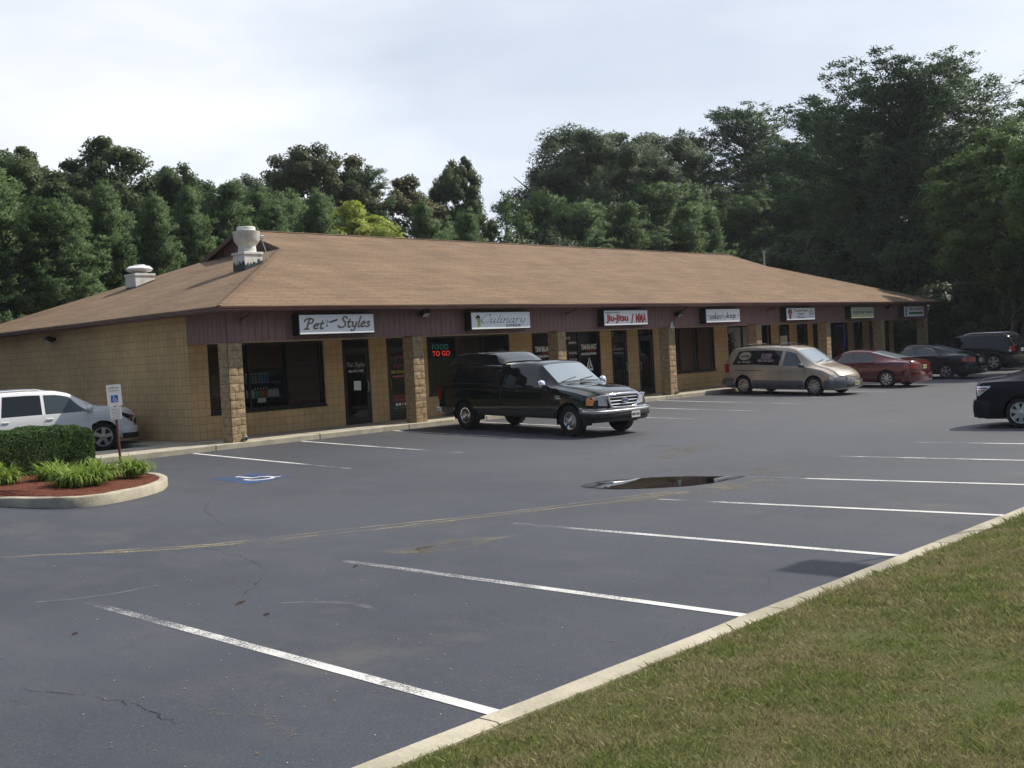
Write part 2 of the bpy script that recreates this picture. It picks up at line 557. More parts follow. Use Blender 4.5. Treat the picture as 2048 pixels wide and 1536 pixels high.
M['bigpine'] = foliage('old_pine_needles', [(.042, .084, .036), (.074, .132, .052), (.118, .175, .070)], .45, .2)
M['oak'] = foliage('oak_leaves', [(.042, .074, .026), (.074, .112, .038), (.115, .15, .054)], .6)
M['oakbrown'] = foliage('turning_oak_leaves', [(.048, .076, .027), (.080, .104, .038), (.125, .118, .050)], .45)
M['locust'] = foliage('locust_leaves', [(.060, .090, .048), (.092, .130, .068), (.140, .175, .095)], .5, .4)
M['gold'] = foliage('yellowing_leaves', [(.12, .19, .035), (.27, .33, .05), (.46, .45, .06)], .6, .4)
M['rust'] = foliage('rust_leaves', [(.070, .092, .038), (.108, .110, .046), (.165, .118, .056)], .6, .3)
M['maple'] = foliage('bright_leaves', [(.052, .100, .024), (.092, .155, .036), (.145, .205, .055)], .7, .4)
M['under'] = foliage('undergrowth_leaves', [(.018, .034, .014), (.036, .060, .022), (.065, .085, .034)], .6, .25)
M['yew'] = foliage('yew_needles', [(.036, .080, .020), (.062, .122, .030), (.105, .175, .050)], 2.5, .2)
M['daylily'] = foliage('daylily_leaves', [(.12, .20, .03), (.21, .31, .05), (.33, .41, .10)], 3, .4)
M['mulch'] = varied('red_mulch', (.06, .020, .012), (.19, .062, .036), 22, .95, 6, .2, .9, 60)
M['turf'] = varied('turf_soil', (.070, .085, .026), (.115, .112, .046), 1.4, .95, 8, .2, .8, 60)
M['forestfloor'] = varied('forest_floor', (.022, .020, .013), (.05, .042, .026), .8, .95, 7, .2)
M['twig'] = plain('twig_brown', (.06, .03, .018), .9)
M['leaflitter'] = plain('dead_leaf', (.22, .12, .05), .8)
M['water'] = plain('puddle_water', (.008, .008, .009), .015, 0, .9)
# ------------------------------------------------------------------ ground
def strip_grid(x0, x1, ys, dz, nx=2, name='ground', mat=None, kind='structure'):
    mb = MB()
    xs = np.linspace(x0, x1, nx)
    mb.grid([[(x, y, gz(y) + dz) for y in ys] for x in xs])
    o = mb.build(name, mat)
    return tag(o, kind=kind)
ysl = [-19.05, -17, -15, -12.8, -10, -8, -6.5, -5.5, -4, -3, -2, -1, -.1, 6, 16.6]
strip_grid(-500, 600, [-500, -60, -19.03, -12.8, -8, -5.5, -2, -.1, 30, 700], -.06, 2, 'ground', M['forestfloor'])
strip_grid(-60, 47, ysl, 0, 12, 'parking_lot', M['asphalt'])

# grass bank on the near side, rising gently towards the camera
def bank_z(x, y):
    d = max(0, -19.22 - y)
    return -.195 + .075 * d + .03 * math.sin(x * .7 + y) * min(1, d) + .02 * math.sin(x * 1.9 - y * 1.3) * min(1, d)
mb = MB()
mb.grid([[(x, y, bank_z(x, y)) for y in [-19.21, -19.32, -19.5, -19.8, -20.3, -20.9, -21.6, -22.4, -23.4, -24.6, -26, -30, -40, -60]] for x in np.linspace(-40, 60, 90)])
tag(mb.build('grass_bank', M['turf'], smooth=60), kind='structure')

# near kerb, in cast lengths with joints
mb = MB()
x = -41.0
while x < 60:
    x1 = x + 3.05
    n = 8
    prof = lambda w: [(-19.03, -.33), (-19.045, -.185), (-19.06, -.172), (-19.20, -.170), (-19.215, -.18), (-19.215, -.33)]
    sec = []
    for i in range(n + 1):
        xx = x + .007 + (3.05 - .014) * i / n
        j = RNG.uniform(-.004, .004)
        sec.append([(xx, y + j, z + RNG.uniform(-.003, .003)) for y, z in prof(0)])
    mb.grid(sec)
    mb.poly(sec[0]); mb.poly(sec[-1][::-1])
    x = x1
tag(mb.build('kerb', M['kerb']), kind='structure')

# concrete walk in front of the shops
mb = MB()
sl = 3.05
x = -3.6
while x < 42.5:
    x1 = min(x + sl, 42.6)
    mb.bbox(x + .004, x1 - .004, -.10, 1.87, -.5, 0, .018)
    x = x1
mb.bbox(-.75, -.02, 1.885, 16.4, -.5, -.012, .02)
tag(mb.build('walkway', M['concrete']), kind='structure')

# parking lines
white_near = worn_mat('worn_line_paint_near', (.62, .62, .61), .94, 55, .24, 1.3, (-19, -13.2, .42))
white_far = worn_mat('worn_line_paint_far', (.66, .66, .64), .90, 50, .2, .9, (0, -6, .30))
def ground_strip(name, pts, w, mat, dz=.004):
    """strip along a ground polyline"""
    mb = MB()
    L_, R_ = [], []
    for i, (x, y) in enumerate(pts):
        a, b = pts[max(i - 1, 0)], pts[min(i + 1, len(pts) - 1)]
        tx, ty = b[0] - a[0], b[1] - a[1]
        l = math.hypot(tx, ty); tx /= l; ty /= l
        ww = w[i] if isinstance(w, (list, tuple)) else w
        p, q = (x - ty * ww / 2, y + tx * ww / 2), (x + ty * ww / 2, y - tx * ww / 2)
        L_.append((*p, gz(p[1]) + dz)); R_.append((*q, gz(q[1]) + dz))
    mb.grid([L_, R_])
    o = mb.build(name, mat)
    return tag(o, kind='structure')
def line_pts(x0, y0, x1, y1):
    ys = sorted([y for y in PRY if min(y0, y1) < y < max(y0, y1)] + [y0, y1], reverse=y0 > y1)
    return [(x0 + (x1 - x0) * (y - y0) / (y1 - y0), y) for y in ys]
xk = [-12.95, -10.10, -7.30, -4.53, -1.79, .90, 3.70, 6.30, 9.1, 11.9, 14.6, 17.3, 20.1, 22.8]
xs_ = [-12.75, -9.91, -7.29, -4.53, -2.03, .62, 3.80, 6.51, 9.3, 12.0, 14.7, 17.4, 20.2, 22.9]
ysn = [-13.1, -13.08, -13.71, -13.63, -14.10, -13.95, -13.60, -13.59, -13.6, -13.6, -13.6, -13.6, -13.6, -13.6]
for a, b, c in zip(xk, xs_, ysn):
    ground_strip('parking_line', line_pts(b, c, a, -19.02), .105, white_near)
for i in range(15):
    x = -1.18 + 3.06 * i
    ground_strip('parking_line', line_pts(x, -.16, x + .02, -6.0), .10, white_far)
# accessible bay symbol
blue_worn = worn_mat('worn_blue_paint', (.04, .11, .34), .80, 40, .42, 1.9)
white_worn = worn_mat('worn_white_paint', (.7, .7, .7), .72, 50, .2, 1.5)
cx, cy = -3.05, -5.45
mb = MB()
mb.grid([[(cx + a, cy + b, gz(cy + b) + .004) for b in np.linspace(-.62, .62, 6)] for a in (-.55, .55)])
tag(mb.build('painted_bay_symbol', blue_worn), kind='structure')
def ground_pts(pts): return [(cx + a * .55, cy + b * .55) for a, b in pts]
ring = [(.05 + .48 * math.cos(t), -.3 + .48 * math.sin(t)) for t in np.linspace(R(-200), R(60), 16)]
ground_strip('painted_bay_symbol', ground_pts(ring), .085, white_worn, .008)
ground_strip('painted_bay_symbol', ground_pts([(-.1, .55), (-.05, .0), (.35, -.02), (.6, -.62), (.75, -.55)]), .09, white_worn, .009)
ground_strip('painted_bay_symbol', ground_pts([(-.2, .72), (0, .72)]), .10, white_worn, .008)

# silt lines left along the valley of the lot
silt = worn_mat('silt', (.36, .31, .21), .80, 30, .40, 1.6)
silt_grain = worn_mat('sandy_silt', (.27, .24, .175), .86, 85, .55, 2.2)
silt2 = worn_mat('faint_silt', (.20, .18, .14), .86, 30, .6, 1.1)
def smooth_path(pts, n=40, jit=.03):
    pts = np.array(pts, float)
    t = np.linspace(0, len(pts) - 1, n)
    out = []
    for a in t:
        i = int(min(a, len(pts) - 2)); f = a - i
        p0, p1, p2, p3 = pts[max(i - 1, 0)], pts[i], pts[i + 1], pts[min(i + 2, len(pts) - 1)]
        q = .5 * (2 * p1 + (p2 - p0) * f + (2 * p0 - 5 * p1 + 4 * p2 - p3) * f * f + (3 * p1 - p0 - 3 * p2 + p3) * f ** 3)
        out.append(tuple(q + RNG.normal(0, jit, 2)))
    return out
main = [(-11.5, -8.0), (-9.34, -9.6), (-8.3, -10.7), (-7.5, -11.35), (-6.8, -11.7), (-5.6, -12.3), (-4.0, -12.95), (-2.5, -13.6), (-1.2, -14.05)]
ground_strip('silt_line', smooth_path(main, 60, .012), .10, silt)
ground_strip('silt_line', smooth_path([(x - .12, y + .28 + .06 * math.sin(x * 2)) for x, y in main[2:]], 60, .012), .07, silt)
ground_strip('silt_line', smooth_path([(x + .1, y - .25) for x, y in main[3:]], 60, .02), .22, silt2)
ground_strip('silt_line', smooth_path([(-6.9, -13.55), (-6.4, -13.95), (-5.8, -14.1), (-5.2, -14.4)], 30, .03), [.02 + .75 * math.sin(math.pi * i / 29) ** 2 for i in range(30)], silt_grain)
ground_strip('silt_line', smooth_path([(-.6, -15.3), (.4, -14.6), (1.5, -13.9), (3.4, -13.0)], 40, .04), [.1 + .9 * math.sin(math.pi * i / 39) for i in range(40)], silt2)
ground_strip('silt_line', smooth_path([(-2.6, -13.1), (-1.5, -13.9), (-.2, -14.4), (1.2, -14.3)], 40, .03), [.02 + .8 * math.sin(math.pi * i / 39) ** 2 for i in range(40)], silt_grain)
ground_strip('silt_line', smooth_path([(2.6, -11.0), (4.5, -10.2), (7.0, -9.8)], 40, .05), [.1 + .8 * math.sin(math.pi * i / 39) for i in range(40)], silt2)
ground_strip('silt_line', smooth_path([(-6.6, -9.0), (-4.2, -10.2), (-2.6, -10.6)], 30, .02), .05, silt2)
scuff = worn_mat('tyre_scuff', (.30, .30, .30), .80, 70, .7, 3.0)
ground_strip('tyre_scuff', smooth_path([(-8.95, -14.9), (-8.75, -15.2), (-8.62, -15.6), (-8.7, -15.95)], 24, .004), [.04 + .06 * math.sin(math.pi * i / 23) for i in range(24)], scuff)
ground_strip('tyre_scuff', smooth_path([(-10.35, -17.9), (-10.15, -17.85), (-10.0, -17.7)], 16, .01), [.05 + .16 * math.sin(math.pi * i / 15) for i in range(16)], silt2)
ground_strip('tyre_scuff', smooth_path([(-10.2, -12.6), (-9.7, -12.9), (-9.1, -12.95)], 20, .006), .06, scuff)
ground_strip('tyre_scuff', smooth_path([(-11.2, -17.0), (-10.9, -17.6), (-11.1, -18.1)], 20, .03), [.03 + .1 * math.sin(math.pi * i / 19) for i in range(20)], silt2)
# cracks
crk = worn_mat('crack', (.012, .012, .014), .78, 30, .3, 2.0)
def crack(pts, w=.012):
    w = min(w, .012)
    p = smooth_path(pts, 46, .022)
    ground_strip('asphalt_crack', p, [w * RNG.uniform(.25, 1.3) for _ in p], crk, .003)
crack([(-5.3, -7.6), (-5.76, -8.28), (-6.3, -9.5), (-6.44, -9.9), (-6.2, -10.5)], .02)
crack([(-7.6, -11.2), (-7.75, -12.4), (-8.0, -13.2), (-8.35, -13.7), (-8.9, -14.2)], .014)
crack([(-12.3, -14.2), (-11.9, -15.2), (-11.55, -15.7), (-11.3, -16.6), (-11.35, -17.3)], .012)
crack([(-12.3, -14.9), (-11.9, -15.6), (-11.7, -16.0)], .009)
crack([(-4.6, -1.6), (-2.5, -2.3), (-.3, -2.0), (2.0, -2.5), (4.3, -2.2)], .025)
crack([(-.6, -5.6), (1.9, -7.1), (4.3, -8.0)], .014)
# twigs and litter on the asphalt
for (x, y, a, l) in [(-9.15, -14.55, .4, .13), (-9.3, -15.2, .1, .06), (-7.45, -14.1, .5, .09), (-10.6, -14.3, .3, .05)]:
    mb = MB()
    mb.tube([(-l / 2, 0, 0), (-l * .1, .008, .006), (l / 2, -.004, .002)], [.006, .009, .005], 6)
    o = mb.build('twig', M['twig'], loc=(x, y, gz(y) + .008))
    o.rotation_euler = (0, 0, a)
    tag(o, 'thin dark twig lying on the asphalt of the near parking bays', 'twig', 'twigs on the near asphalt')
mb = MB()
for i in range(300):
    x, y = RNG.uniform(-12, 6), RNG.uniform(-18.6, -8)
    s = RNG.uniform(.006, .019)
    a = RNG.uniform(0, 6.28)
    c, d = math.cos(a) * s, math.sin(a) * s
    z = gz(y) + .004
    h = RNG.uniform(.002, .012)
    mb.quad((x - c, y - d, z), (x + d * .4, y - c * .4, z + h * .4), (x + c, y + d, z + h), (x - d * .4, y + c * .4, z + h * .3))
tag(mb.build('leaf_litter', M['leaflitter']), 'scattered dead leaf flecks strewn over the asphalt', 'litter', kind='stuff')

mb = MB()
for i in range(1500):
    x, y = RNG.uniform(-13, 8), -19 + 11.5 * RNG.random() ** 1.3
    s = RNG.uniform(.003, .010)
    z = gz(y) + .003
    pts = [(x + s * math.cos(t + RNG.uniform(-.4, .4)), y + s * math.sin(t + RNG.uniform(-.4, .4)), z) for t in (0, 1.57, 3.14, 4.71)]
    mb.add(pts + [(x, y, z + s * .7)], [(0, 1, 4), (1, 2, 4), (2, 3, 4), (3, 0, 4)])
tag(mb.build('gravel_chips', varied('chip_stone', (.16, .15, .13), (.42, .39, .33), 8, .9)), 'loose pale stone chips scattered over the asphalt', 'gravel', kind='stuff')

# puddle in the valley
pz = gz(-12.8) + .012
out = smooth_path([(-1.34, -12.25), (-1.10, -12.0), (-.6, -12.0), (-.05, -12.35), (.35, -12.9), (.52, -13.4), (.74, -13.8), (.45, -13.86), (.1, -13.85), (-.45, -13.75), (-.95, -13.35), (-1.28, -12.75), (-1.34, -12.25)], 90, .012)
mb = MB()
mb.poly([(x, y, pz) for x, y in out[:-1]][::-1])
tag(mb.build('puddle', M['water']), kind='structure')
damp = worn_mat('damp_asphalt', (.022, .023, .026), .62, 18, .25, 1.6)
mb = MB()
c0 = np.mean(np.array(out), axis=0)
mb.grid([[(*(c0 + (np.array(p) - c0) * k), gz(-12.8) + .0075 - .002 * (k - 1)) for p in out] for k in (.9, 1.045)])
tag(mb.build('damp_rim', damp), kind='structure')

# ------------------------------------------------------------------ building
PX = [0, 5.945, 12.134, 18.211, 24.208, 29.997, 35.338, 40.271]
bld = empty('shopping_strip', (0, 0, 0), 0, 'long low tan block shop building with a brown shingle roof', 'building')
XE, OH, ZE, SL = 40.67, .44, 3.29, .357
XG, YR = 5.9, 8.0
zp = lambda run: ZE + SL * run
# walls
openings = [  # x0, x1, z0, z1
    (.55, 4.22, .66, 2.45), (4.88, 5.86, 0, 2.45), (6.52, 7.50, 0, 2.45), (8.13, 11.80, .66, 2.45), (12.90, 16.56, .66, 2.45), (17.2, 18.14, 0, 2.45),
    (18.82, 19.78, 0, 2.45), (20.3, 23.97, .70, 2.45), (24.98, 28.47, .66, 2.45), (29.15, 30.05, 0, 2.45), (30.73, 31.73, 0, 2.45), (32.2, 35.65, .70, 2.45),
    (36.27, 37.22, 0, 2.45), (37.95, 38.62, 0, 2.45), (39.3, 40.2, .66, 2.45)]
mb = MB()
x = 0.0
for (a, b, z0, z1) in openings:
    mb.box(x, a, 1.85, 2.05, -.3, 3.17)
    if z0 > 0: mb.box(a, b, 1.85, 2.05, -.3, z0)
    mb.box(a, b, 1.85, 2.05, z1, 3.17)
    x = b
mb.box(x, XE, 1.85, 2.05, -.3, 3.17)
mb.build('front_wall', M['wall'], bld)
mb = MB()
mb.box(0, .2, 2.052, 16, -.3, 3.17)
mb.build('end_wall', M['wall'], bld)
mb = MB()
mb.box(XE - .2, XE, 2.052, 15.8, -.3, 3.17); mb.box(.2, XE, 15.8, 16, -.3, 3.17)
mb.build('rear_wall', M['wall'], bld)
# window sills of sloping block
mb = MB()
for (a, b, z0, z1) in openings:
    if z0 > 0: MB().bbox(a - .01, b + .01, 1.80, 1.90, z0 - .05, z0 + .003, .008).build('sill', M['bronze'], bld)
pass
# dark shop interior
mb = MB()
mb.quad((.2, 6, -.002), (XE - .2, 6, -.002), (XE - .2, 6, 3.1), (.2, 6, 3.1))
mb.quad((.2, 2.05, 2.75), (XE - .2, 2.05, 2.75), (XE - .2, 6, 2.75), (.2, 6, 2.75))
mb.quad((.2, 2.05, .004), (XE - .2, 2.05, .004), (XE - .2, 6, .004), (.2, 6, .004))
for a in (6.2, 12.4, 18.45, 24.45, 31.9, 37.6):
    mb.box(a - .08, a + .08, 2.06, 6, .006, 2.74)
mb.build('interior', M['dark'], bld)

# pillars of split-face block
def pillar_mesh():
    mb, H, w = MB(), .2032, .40
    rr = np.random.default_rng(5)
    for k in range(12):
        z0, z1 = k * H + .005, (k + 1) * H - .005
        sp = .26 if k % 2 == 0 else .14
        for (a, b) in ((0, sp - .004), (sp + .004, w)):
            def face(P00, P10, P01, nrm, nu, nv, amp):
                P00, P10, P01, nrm = map(np.array, (P00, P10, P01, nrm))
                g = []
                for i in range(nu + 1):
                    row = []
                    for j in range(nv + 1):
                        p = P00 + (P10 - P00) * i / nu + (P01 - P00) * j / nv
                        edge = i in (0, nu) or j in (0, nv)
                        p = p + nrm * (amp * rr.uniform(.12, .62) if edge else amp * rr.uniform(.3, 1))
                        row.append(p)
                    g.append(row)
                mb.grid(g)
            n = max(3, int((b - a) / .045))
            face((a, 0, z0), (b, 0, z0), (a, 0, z1), (0, -1, 0), n, 5, .030)
            face((b, w, z0), (a, w, z0), (b, w, z1), (0, 1, 0), n, 5, .022)
            if a == 0: face((0, w, z0), (0, 0, z0), (0, w, z1), (-1, 0, 0), 8, 5, .026)
            if b == w: face((w, 0, z0), (w, w, z0), (w, 0, z1), (1, 0, 0), 8, 5, .026)
            mb.quad((a, 0, z1), (b, 0, z1), (b, w, z1), (a, w, z1))
            mb.quad((a, 0, z0), (a, w, z0), (b, w, z0), (b, 0, z0))
    return mb
pil = None
for X in PX:
    if pil is None:
        pil = pillar_mesh().build('pillar', M['pillar'], bld, 40)
        core = MB().box(.012, .388, .012, .388, -.12, 2.45).build('mortar_core', M['mortar'], pil)
        o = pil
    else:
        o = pil.copy(); COL.objects.link(o); o.parent = bld
        c = core.copy(); COL.objects.link(c); c.parent = o
    o.location = (X, .03, 0)
# drain outlets at the pillar feet
for X in (PX[0] + .30, PX[3] + .28):
    mb = MB()
    mb.lathe([(.052, 0), (.055, -.03), (.055, -.10), (.043, -.105), (.038, -.02)], 16, 'y', (X, 0, .08))
    mb.build('drain_outlet', M['galv'], bld, 40)

# canopy fascia of vertical boards
mb = MB()
bw = .1955
def boards(n, fn):
    for i in range(n): fn(i)
nb = int(XE / bw)
for i in range(nb):
    a = i * XE / nb
    mb.bbox(a + .004, a + XE / nb - .004, -.018, .02, 2.44 + RNG.uniform(-.003, .003), 3.168, .004)
for i in range(9):
    a = .022 + i * 1.83 / 9
    mb.bbox(-.018, .02, a + .004, a + 1.83 / 9 - .004, 2.44, 3.168, .004)
    mb.bbox(XE - .02, XE + .018, a + .004, a + 1.83 / 9 - .004, 2.44, 3.168, .004)
mb.build('fascia', M['fascia'], bld)
mb = MB()
mb.box(.051, XE - .051, .051, 1.848, 2.452, 2.47)
mb.build('canopy_ceiling', M['ceiling'], bld); mb = MB()
mb.box(.021, XE - .021, .021, .05, 2.445, 3.16); mb.box(.021, .05, .05, 1.848, 2.445, 3.16); mb.box(XE - .05, XE - .021, .05, 1.848, 2.445, 3.16)
mb.build('fascia_backing', M['fascia'], bld)
# soffit and gutters
mb = MB()
mb.box(-OH, XE + OH, -OH, -.02, 3.172, 3.19)
mb.box(-OH, -.02, -.02, 16 + OH, 3.172, 3.19); mb.box(XE + .02, XE + OH, -.02, 16 + OH, 3.172, 3.19)
mb.build('soffit', M['fascia'], bld)
def gutter(mb, axis, fixed, a0, a1, sgn):
    prof = [(0, 3.165), (.06, 3.165), (.085, 3.20), (.085, 3.225), (.10, 3.25), (.10, 3.285), (.085, 3.285), (.085, 3.26), (0, 3.26)]
    n = max(2, int((a1 - a0) / 3))
    sec = []
    for i in range(n + 1):
        t = a0 + (a1 - a0) * i / n
        dz = .008 * math.sin(t * .9) + .005 * math.sin(t * 2.3)
        sec.append([((t, fixed + sgn * d, z + dz) if axis == 'x' else (fixed + sgn * d, t, z + dz)) for d, z in prof])
    mb.grid(sec); mb.poly(sec[0]); mb.poly(sec[-1])
mb = MB(); gutter(mb, 'x', -OH - .002, -OH - .10, XE + OH + .1, -1)
mb.build('gutter', M['trim'], bld, 30)
mb = MB(); gutter(mb, 'y', -OH - .002, -OH - .002, 16.4, -1)
mb.build('gutter', M['trim'], bld, 30)
# downspout elbows running back under the soffit
for X in (.44, 12.55, 18.75, 25.0):
    mb = MB()
    mb.tube([(X, -.48, 3.19), (X, -.48, 3.11), (X, -.36, 3.06), (X - .05, -.1, 3.0), (X - .05, -.045, 2.98)], .036, 8)
    mb.build('downspout', M['trim'], bld, 40)
# roof
def roof_poly(pts, thick=.035):
    mb = MB()
    mb.poly(pts)
    low = [(x, y, z - thick) for x, y, z in pts]
    mb.poly(low[::-1])
    for i in range(len(pts)):
        j = (i + 1) % len(pts)
        mb.quad(pts[j], pts[i], low[i], low[j])
    return mb
e0, e1, f0, f1 = -OH - .03, XE + OH + .03, -OH - .03, 16 + OH + .03
fr = lambda y: ZE + .012 + SL * (y + OH)
bk = lambda y: ZE + .012 + SL * (16 + OH - y)
en = lambda x: ZE + .012 + SL * (x + OH)
ef = lambda x: ZE + .012 + SL * (XE + OH - x)
xa, xb = 5.6, XE - 5.6
def ray_grid(pts): return pts
roof_poly([(e0, f0, fr(f0)), (e1, f0, fr(f0)), (xb, 5.6, fr(5.6)), (xb, YR, fr(YR)), (xa, YR, fr(YR)), (xa, 5.6, fr(5.6))]).build('roof', M['roof'], bld)
roof_poly([(xa, 10.4, bk(10.4)), (xa, YR, fr(YR)), (xb, YR, fr(YR)), (xb, 10.4, bk(10.4)), (e1, f1, bk(f1)), (e0, f1, bk(f1))]).build('roof', M['roof'], bld)
rend = roof_poly([(e0, f1, en(e0)), (e0, f0, en(e0)), (5.9, 5.9 , en(5.9)), (5.9, 10.1, en(5.9))]).build('roof', M['roof'], bld)
roof_poly([(e1, f0, ef(e1)), (e1, f1, ef(e1)), (XE - 5.9, 10.1, en(5.9)), (XE - 5.9, 5.9, en(5.9))]).build('roof', M['roof'], bld)
# gable panels with boards
for xg, s in ((5.9, -1), (XE - 5.9, 1)):
    mb = MB()
    for i in range(21):
        a, b = 5.9 + i * .2, 5.9 + (i + 1) * .2 - .008
        za = ZE + SL * (5.9 + OH) - .02
        tz = lambda y: fr(min(y, 16 - y)) - .045
        mb.add([(xg, a, za), (xg, b, za), (xg, b, tz(b)), (xg, a, tz(a)), (xg - s * .02, a, za), (xg - s * .02, b, za), (xg - s * .02, b, tz(b)), (xg - s * .02, a, tz(a))],
               [(0, 1, 2, 3), (4, 7, 6, 5), (0, 4, 5, 1), (1, 5, 6, 2), (2, 6, 7, 3), (3, 7, 4, 0)])
    mb.build('gable', M['fascia'], bld)
    mb = MB()
    xr = xa if s < 0 else xb
    for (y0, y1, g) in ((5.6, YR, fr), (10.4, YR, bk)):
        P = [(xr + s * .004, y0, g(y0) - .03), (xr + s * .004, y1, g(y1) - .03), (xr + s * .004, y1, g(y1) - .17), (xr + s * .004, y0, g(y0) - .17)]
        Q = [(xr + s * .03, y, z) for _, y, z in P]
        mb.add(P + Q, [(0, 1, 2, 3), (7, 6, 5, 4), (0, 4, 5, 1), (1, 5, 6, 2), (2, 6, 7, 3), (3, 7, 4, 0)])
    mb.build('rake_board', M['trim'], bld)
# ridge and hip caps
mb = MB()
def cap(p, q, w=.14, up=.018):
    p, q = Vector(p), Vector(q)
    t = (q - p).normalized(); s_ = t.cross(Vector((0, 0, 1))).normalized()
    n = s_.cross(t)
    N = max(1, int((q - p).length / .28))
    for i in range(N):
        a, b = p + (q - p) * (i / N), p + (q - p) * ((i + 1) / N)
        for sg in (1, -1):
            mb.quad(a + n * up + n * .004, a + s_ * w * sg - n * (w * SL * .8) + n * up, b + s_ * w * sg - n * (w * SL * .8) + n * (up - .008), b + n * (up - .006))
cap((xa, YR, fr(YR)), (xb, YR, fr(YR)))
mb.build('ridge_cap', M['roof'], bld); mb = MB()
cap((e0, f0, fr(f0)), (5.6, 5.6, fr(5.6)), .12)
mb.build('ridge_cap', M['roof'], bld); mb = MB()
cap((e1, f0, fr(f0)), (xb, 5.6, fr(5.6)), .12)
mb.build('ridge_cap', M['roof'], bld)

# windows and doors
film = plain('black_window_film', (.006, .006, .010), .10, 0, .08)
def window(x0, x1, z0, z1, n, mats=None):
    y0, y1, t = 1.862, 1.94, .055
    mb = MB()
    mb.box(x0, x0 + t, y0, y1, z0 + .004, z1); mb.box(x1 - t, x1, y0, y1, z0 + .004, z1)
    mb.box(x0 + t, x1 - t, y0, y1, z0 + .004, z0 + t); mb.box(x0 + t, x1 - t, y0, y1, z1 - t, z1)
    w = (x1 - x0) / n
    for i in range(1, n): mb.box(x0 + i * w - .028, x0 + i * w + .028, y0, y1, z0 + t, z1 - t)
    fr_ = mb.build('window', M['bronze'], bld)
    for i in range(n):
        a = x0 + i * w + (.028 if i else t); b = x0 + (i + 1) * w - (.028 if i < n - 1 else t)
        p = MB().quad((a, 1.90, z0 + t), (b, 1.90, z0 + t), (b, 1.90, z1 - t), (a, 1.90, z1 - t))
        p.build('pane', (mats[i] if mats else M['shop']), fr_)
    return fr_
def door(x0, x1, z1=2.45, mat=None, handle_right=True):
    y0, y1, t = 1.862, 1.95, .05
    mb = MB()
    mb.box(x0, x0 + t, y0, y1, .004, z1); mb.box(x1 - t, x1, y0, y1, .004, z1)
    mb.box(x0 + t, x1 - t, y0, y1, z1 - t, z1); mb.box(x0 + t, x1 - t, y0, y1, 2.13, 2.19)
    d = mb.build('door', M['bronze'], bld)
    a, b = x0 + t, x1 - t
    lf = MB()
    lf.box(a + .004, a + .085, 1.875, 1.92, .012, 2.126); lf.box(b - .085, b - .004, 1.875, 1.92, .012, 2.126)
    lf.box(a + .085, b - .085, 1.875, 1.92, .012, .20); lf.box(a + .085, b - .085, 1.875, 1.92, 2.03, 2.126)
    lf.build('door_leaf', M['bronze'], d)
    MB().quad((a + .085, 1.90, .2), (b - .085, 1.90, .2), (b - .085, 1.90, 2.03), (a + .085, 1.90, 2.03)).build('pane', mat or M['shop'], d)
    MB().quad((a, 1.905, 2.19), (b, 1.905, 2.19), (b, 1.905, z1 - t), (a, 1.905, z1 - t)).build('pane', mat or M['shop'], d)
    hx = (b - .05) if handle_right else (a + .05)
    mb = MB(); mb.tube([(hx, 1.875, .92), (hx, 1.83, .95), (hx, 1.83, 1.2), (hx, 1.875, 1.23)], .012, 6)
    mb.build('handle', M['steel'], d, 50)
    return d
o = openings
window(*o[0], 3); door(*o[1][:2]); door(*o[2][:2], handle_right=False); window(*o[3], 3)
window(*o[4], 3, [film] * 3); door(*o[5][:2]); door(*o[6][:2], handle_right=False)
window(*o[7], 3); window(*o[8], 3, [glass_mat('clear_shop_glass', (.9, .9, .9))] * 3); door(*o[9][:2]); door(*o[10][:2]); window(*o[11], 3)
door(*o[12][:2]); door(*o[13][:2]); window(*o[14], 1)
# blinds behind the glass
def blind(x0, x1, z0, z1, mat=M['blind'], y=2.02, label=None):
    mb = MB()
    n = int((z1 - z0) / .05)
    for i in range(n):
        z = z0 + i * .05
        mb.quad((x0, y, z), (x1, y, z), (x1, y + .022, z + .046), (x0, y + .022, z + .046))
    o = mb.build('window_blind', mat, loc=None)
    return o
tag(blind(1.82, 2.96, 1.75, 2.42), 'brown blind half lowered above the bottle shelves', 'blind')
tag(blind(3.05, 4.15, .72, 2.42), 'brown blind closed behind the pane beside the bottle shelves', 'blind')
tag(blind(.62, 1.70, .72, 2.42), 'brown blind in the narrow glass at the corner behind the end pillar', 'blind')
tan_blind = plain('tan_blind', (.34, .20, .12), .6)
tag(blind(21.55, 22.70, .76, 2.42, tan_blind), 'tan blind left of the mullion in the window behind the middle pillar', 'blind')
tag(blind(22.78, 23.90, .76, 2.42, tan_blind), 'tan blind right of the mullion in the window beside the minivan', 'blind')
tag(blind(9.45, 10.55, 1.75, 2.42, M['blind']), 'brown blind half lowered behind the pickup truck', 'blind')
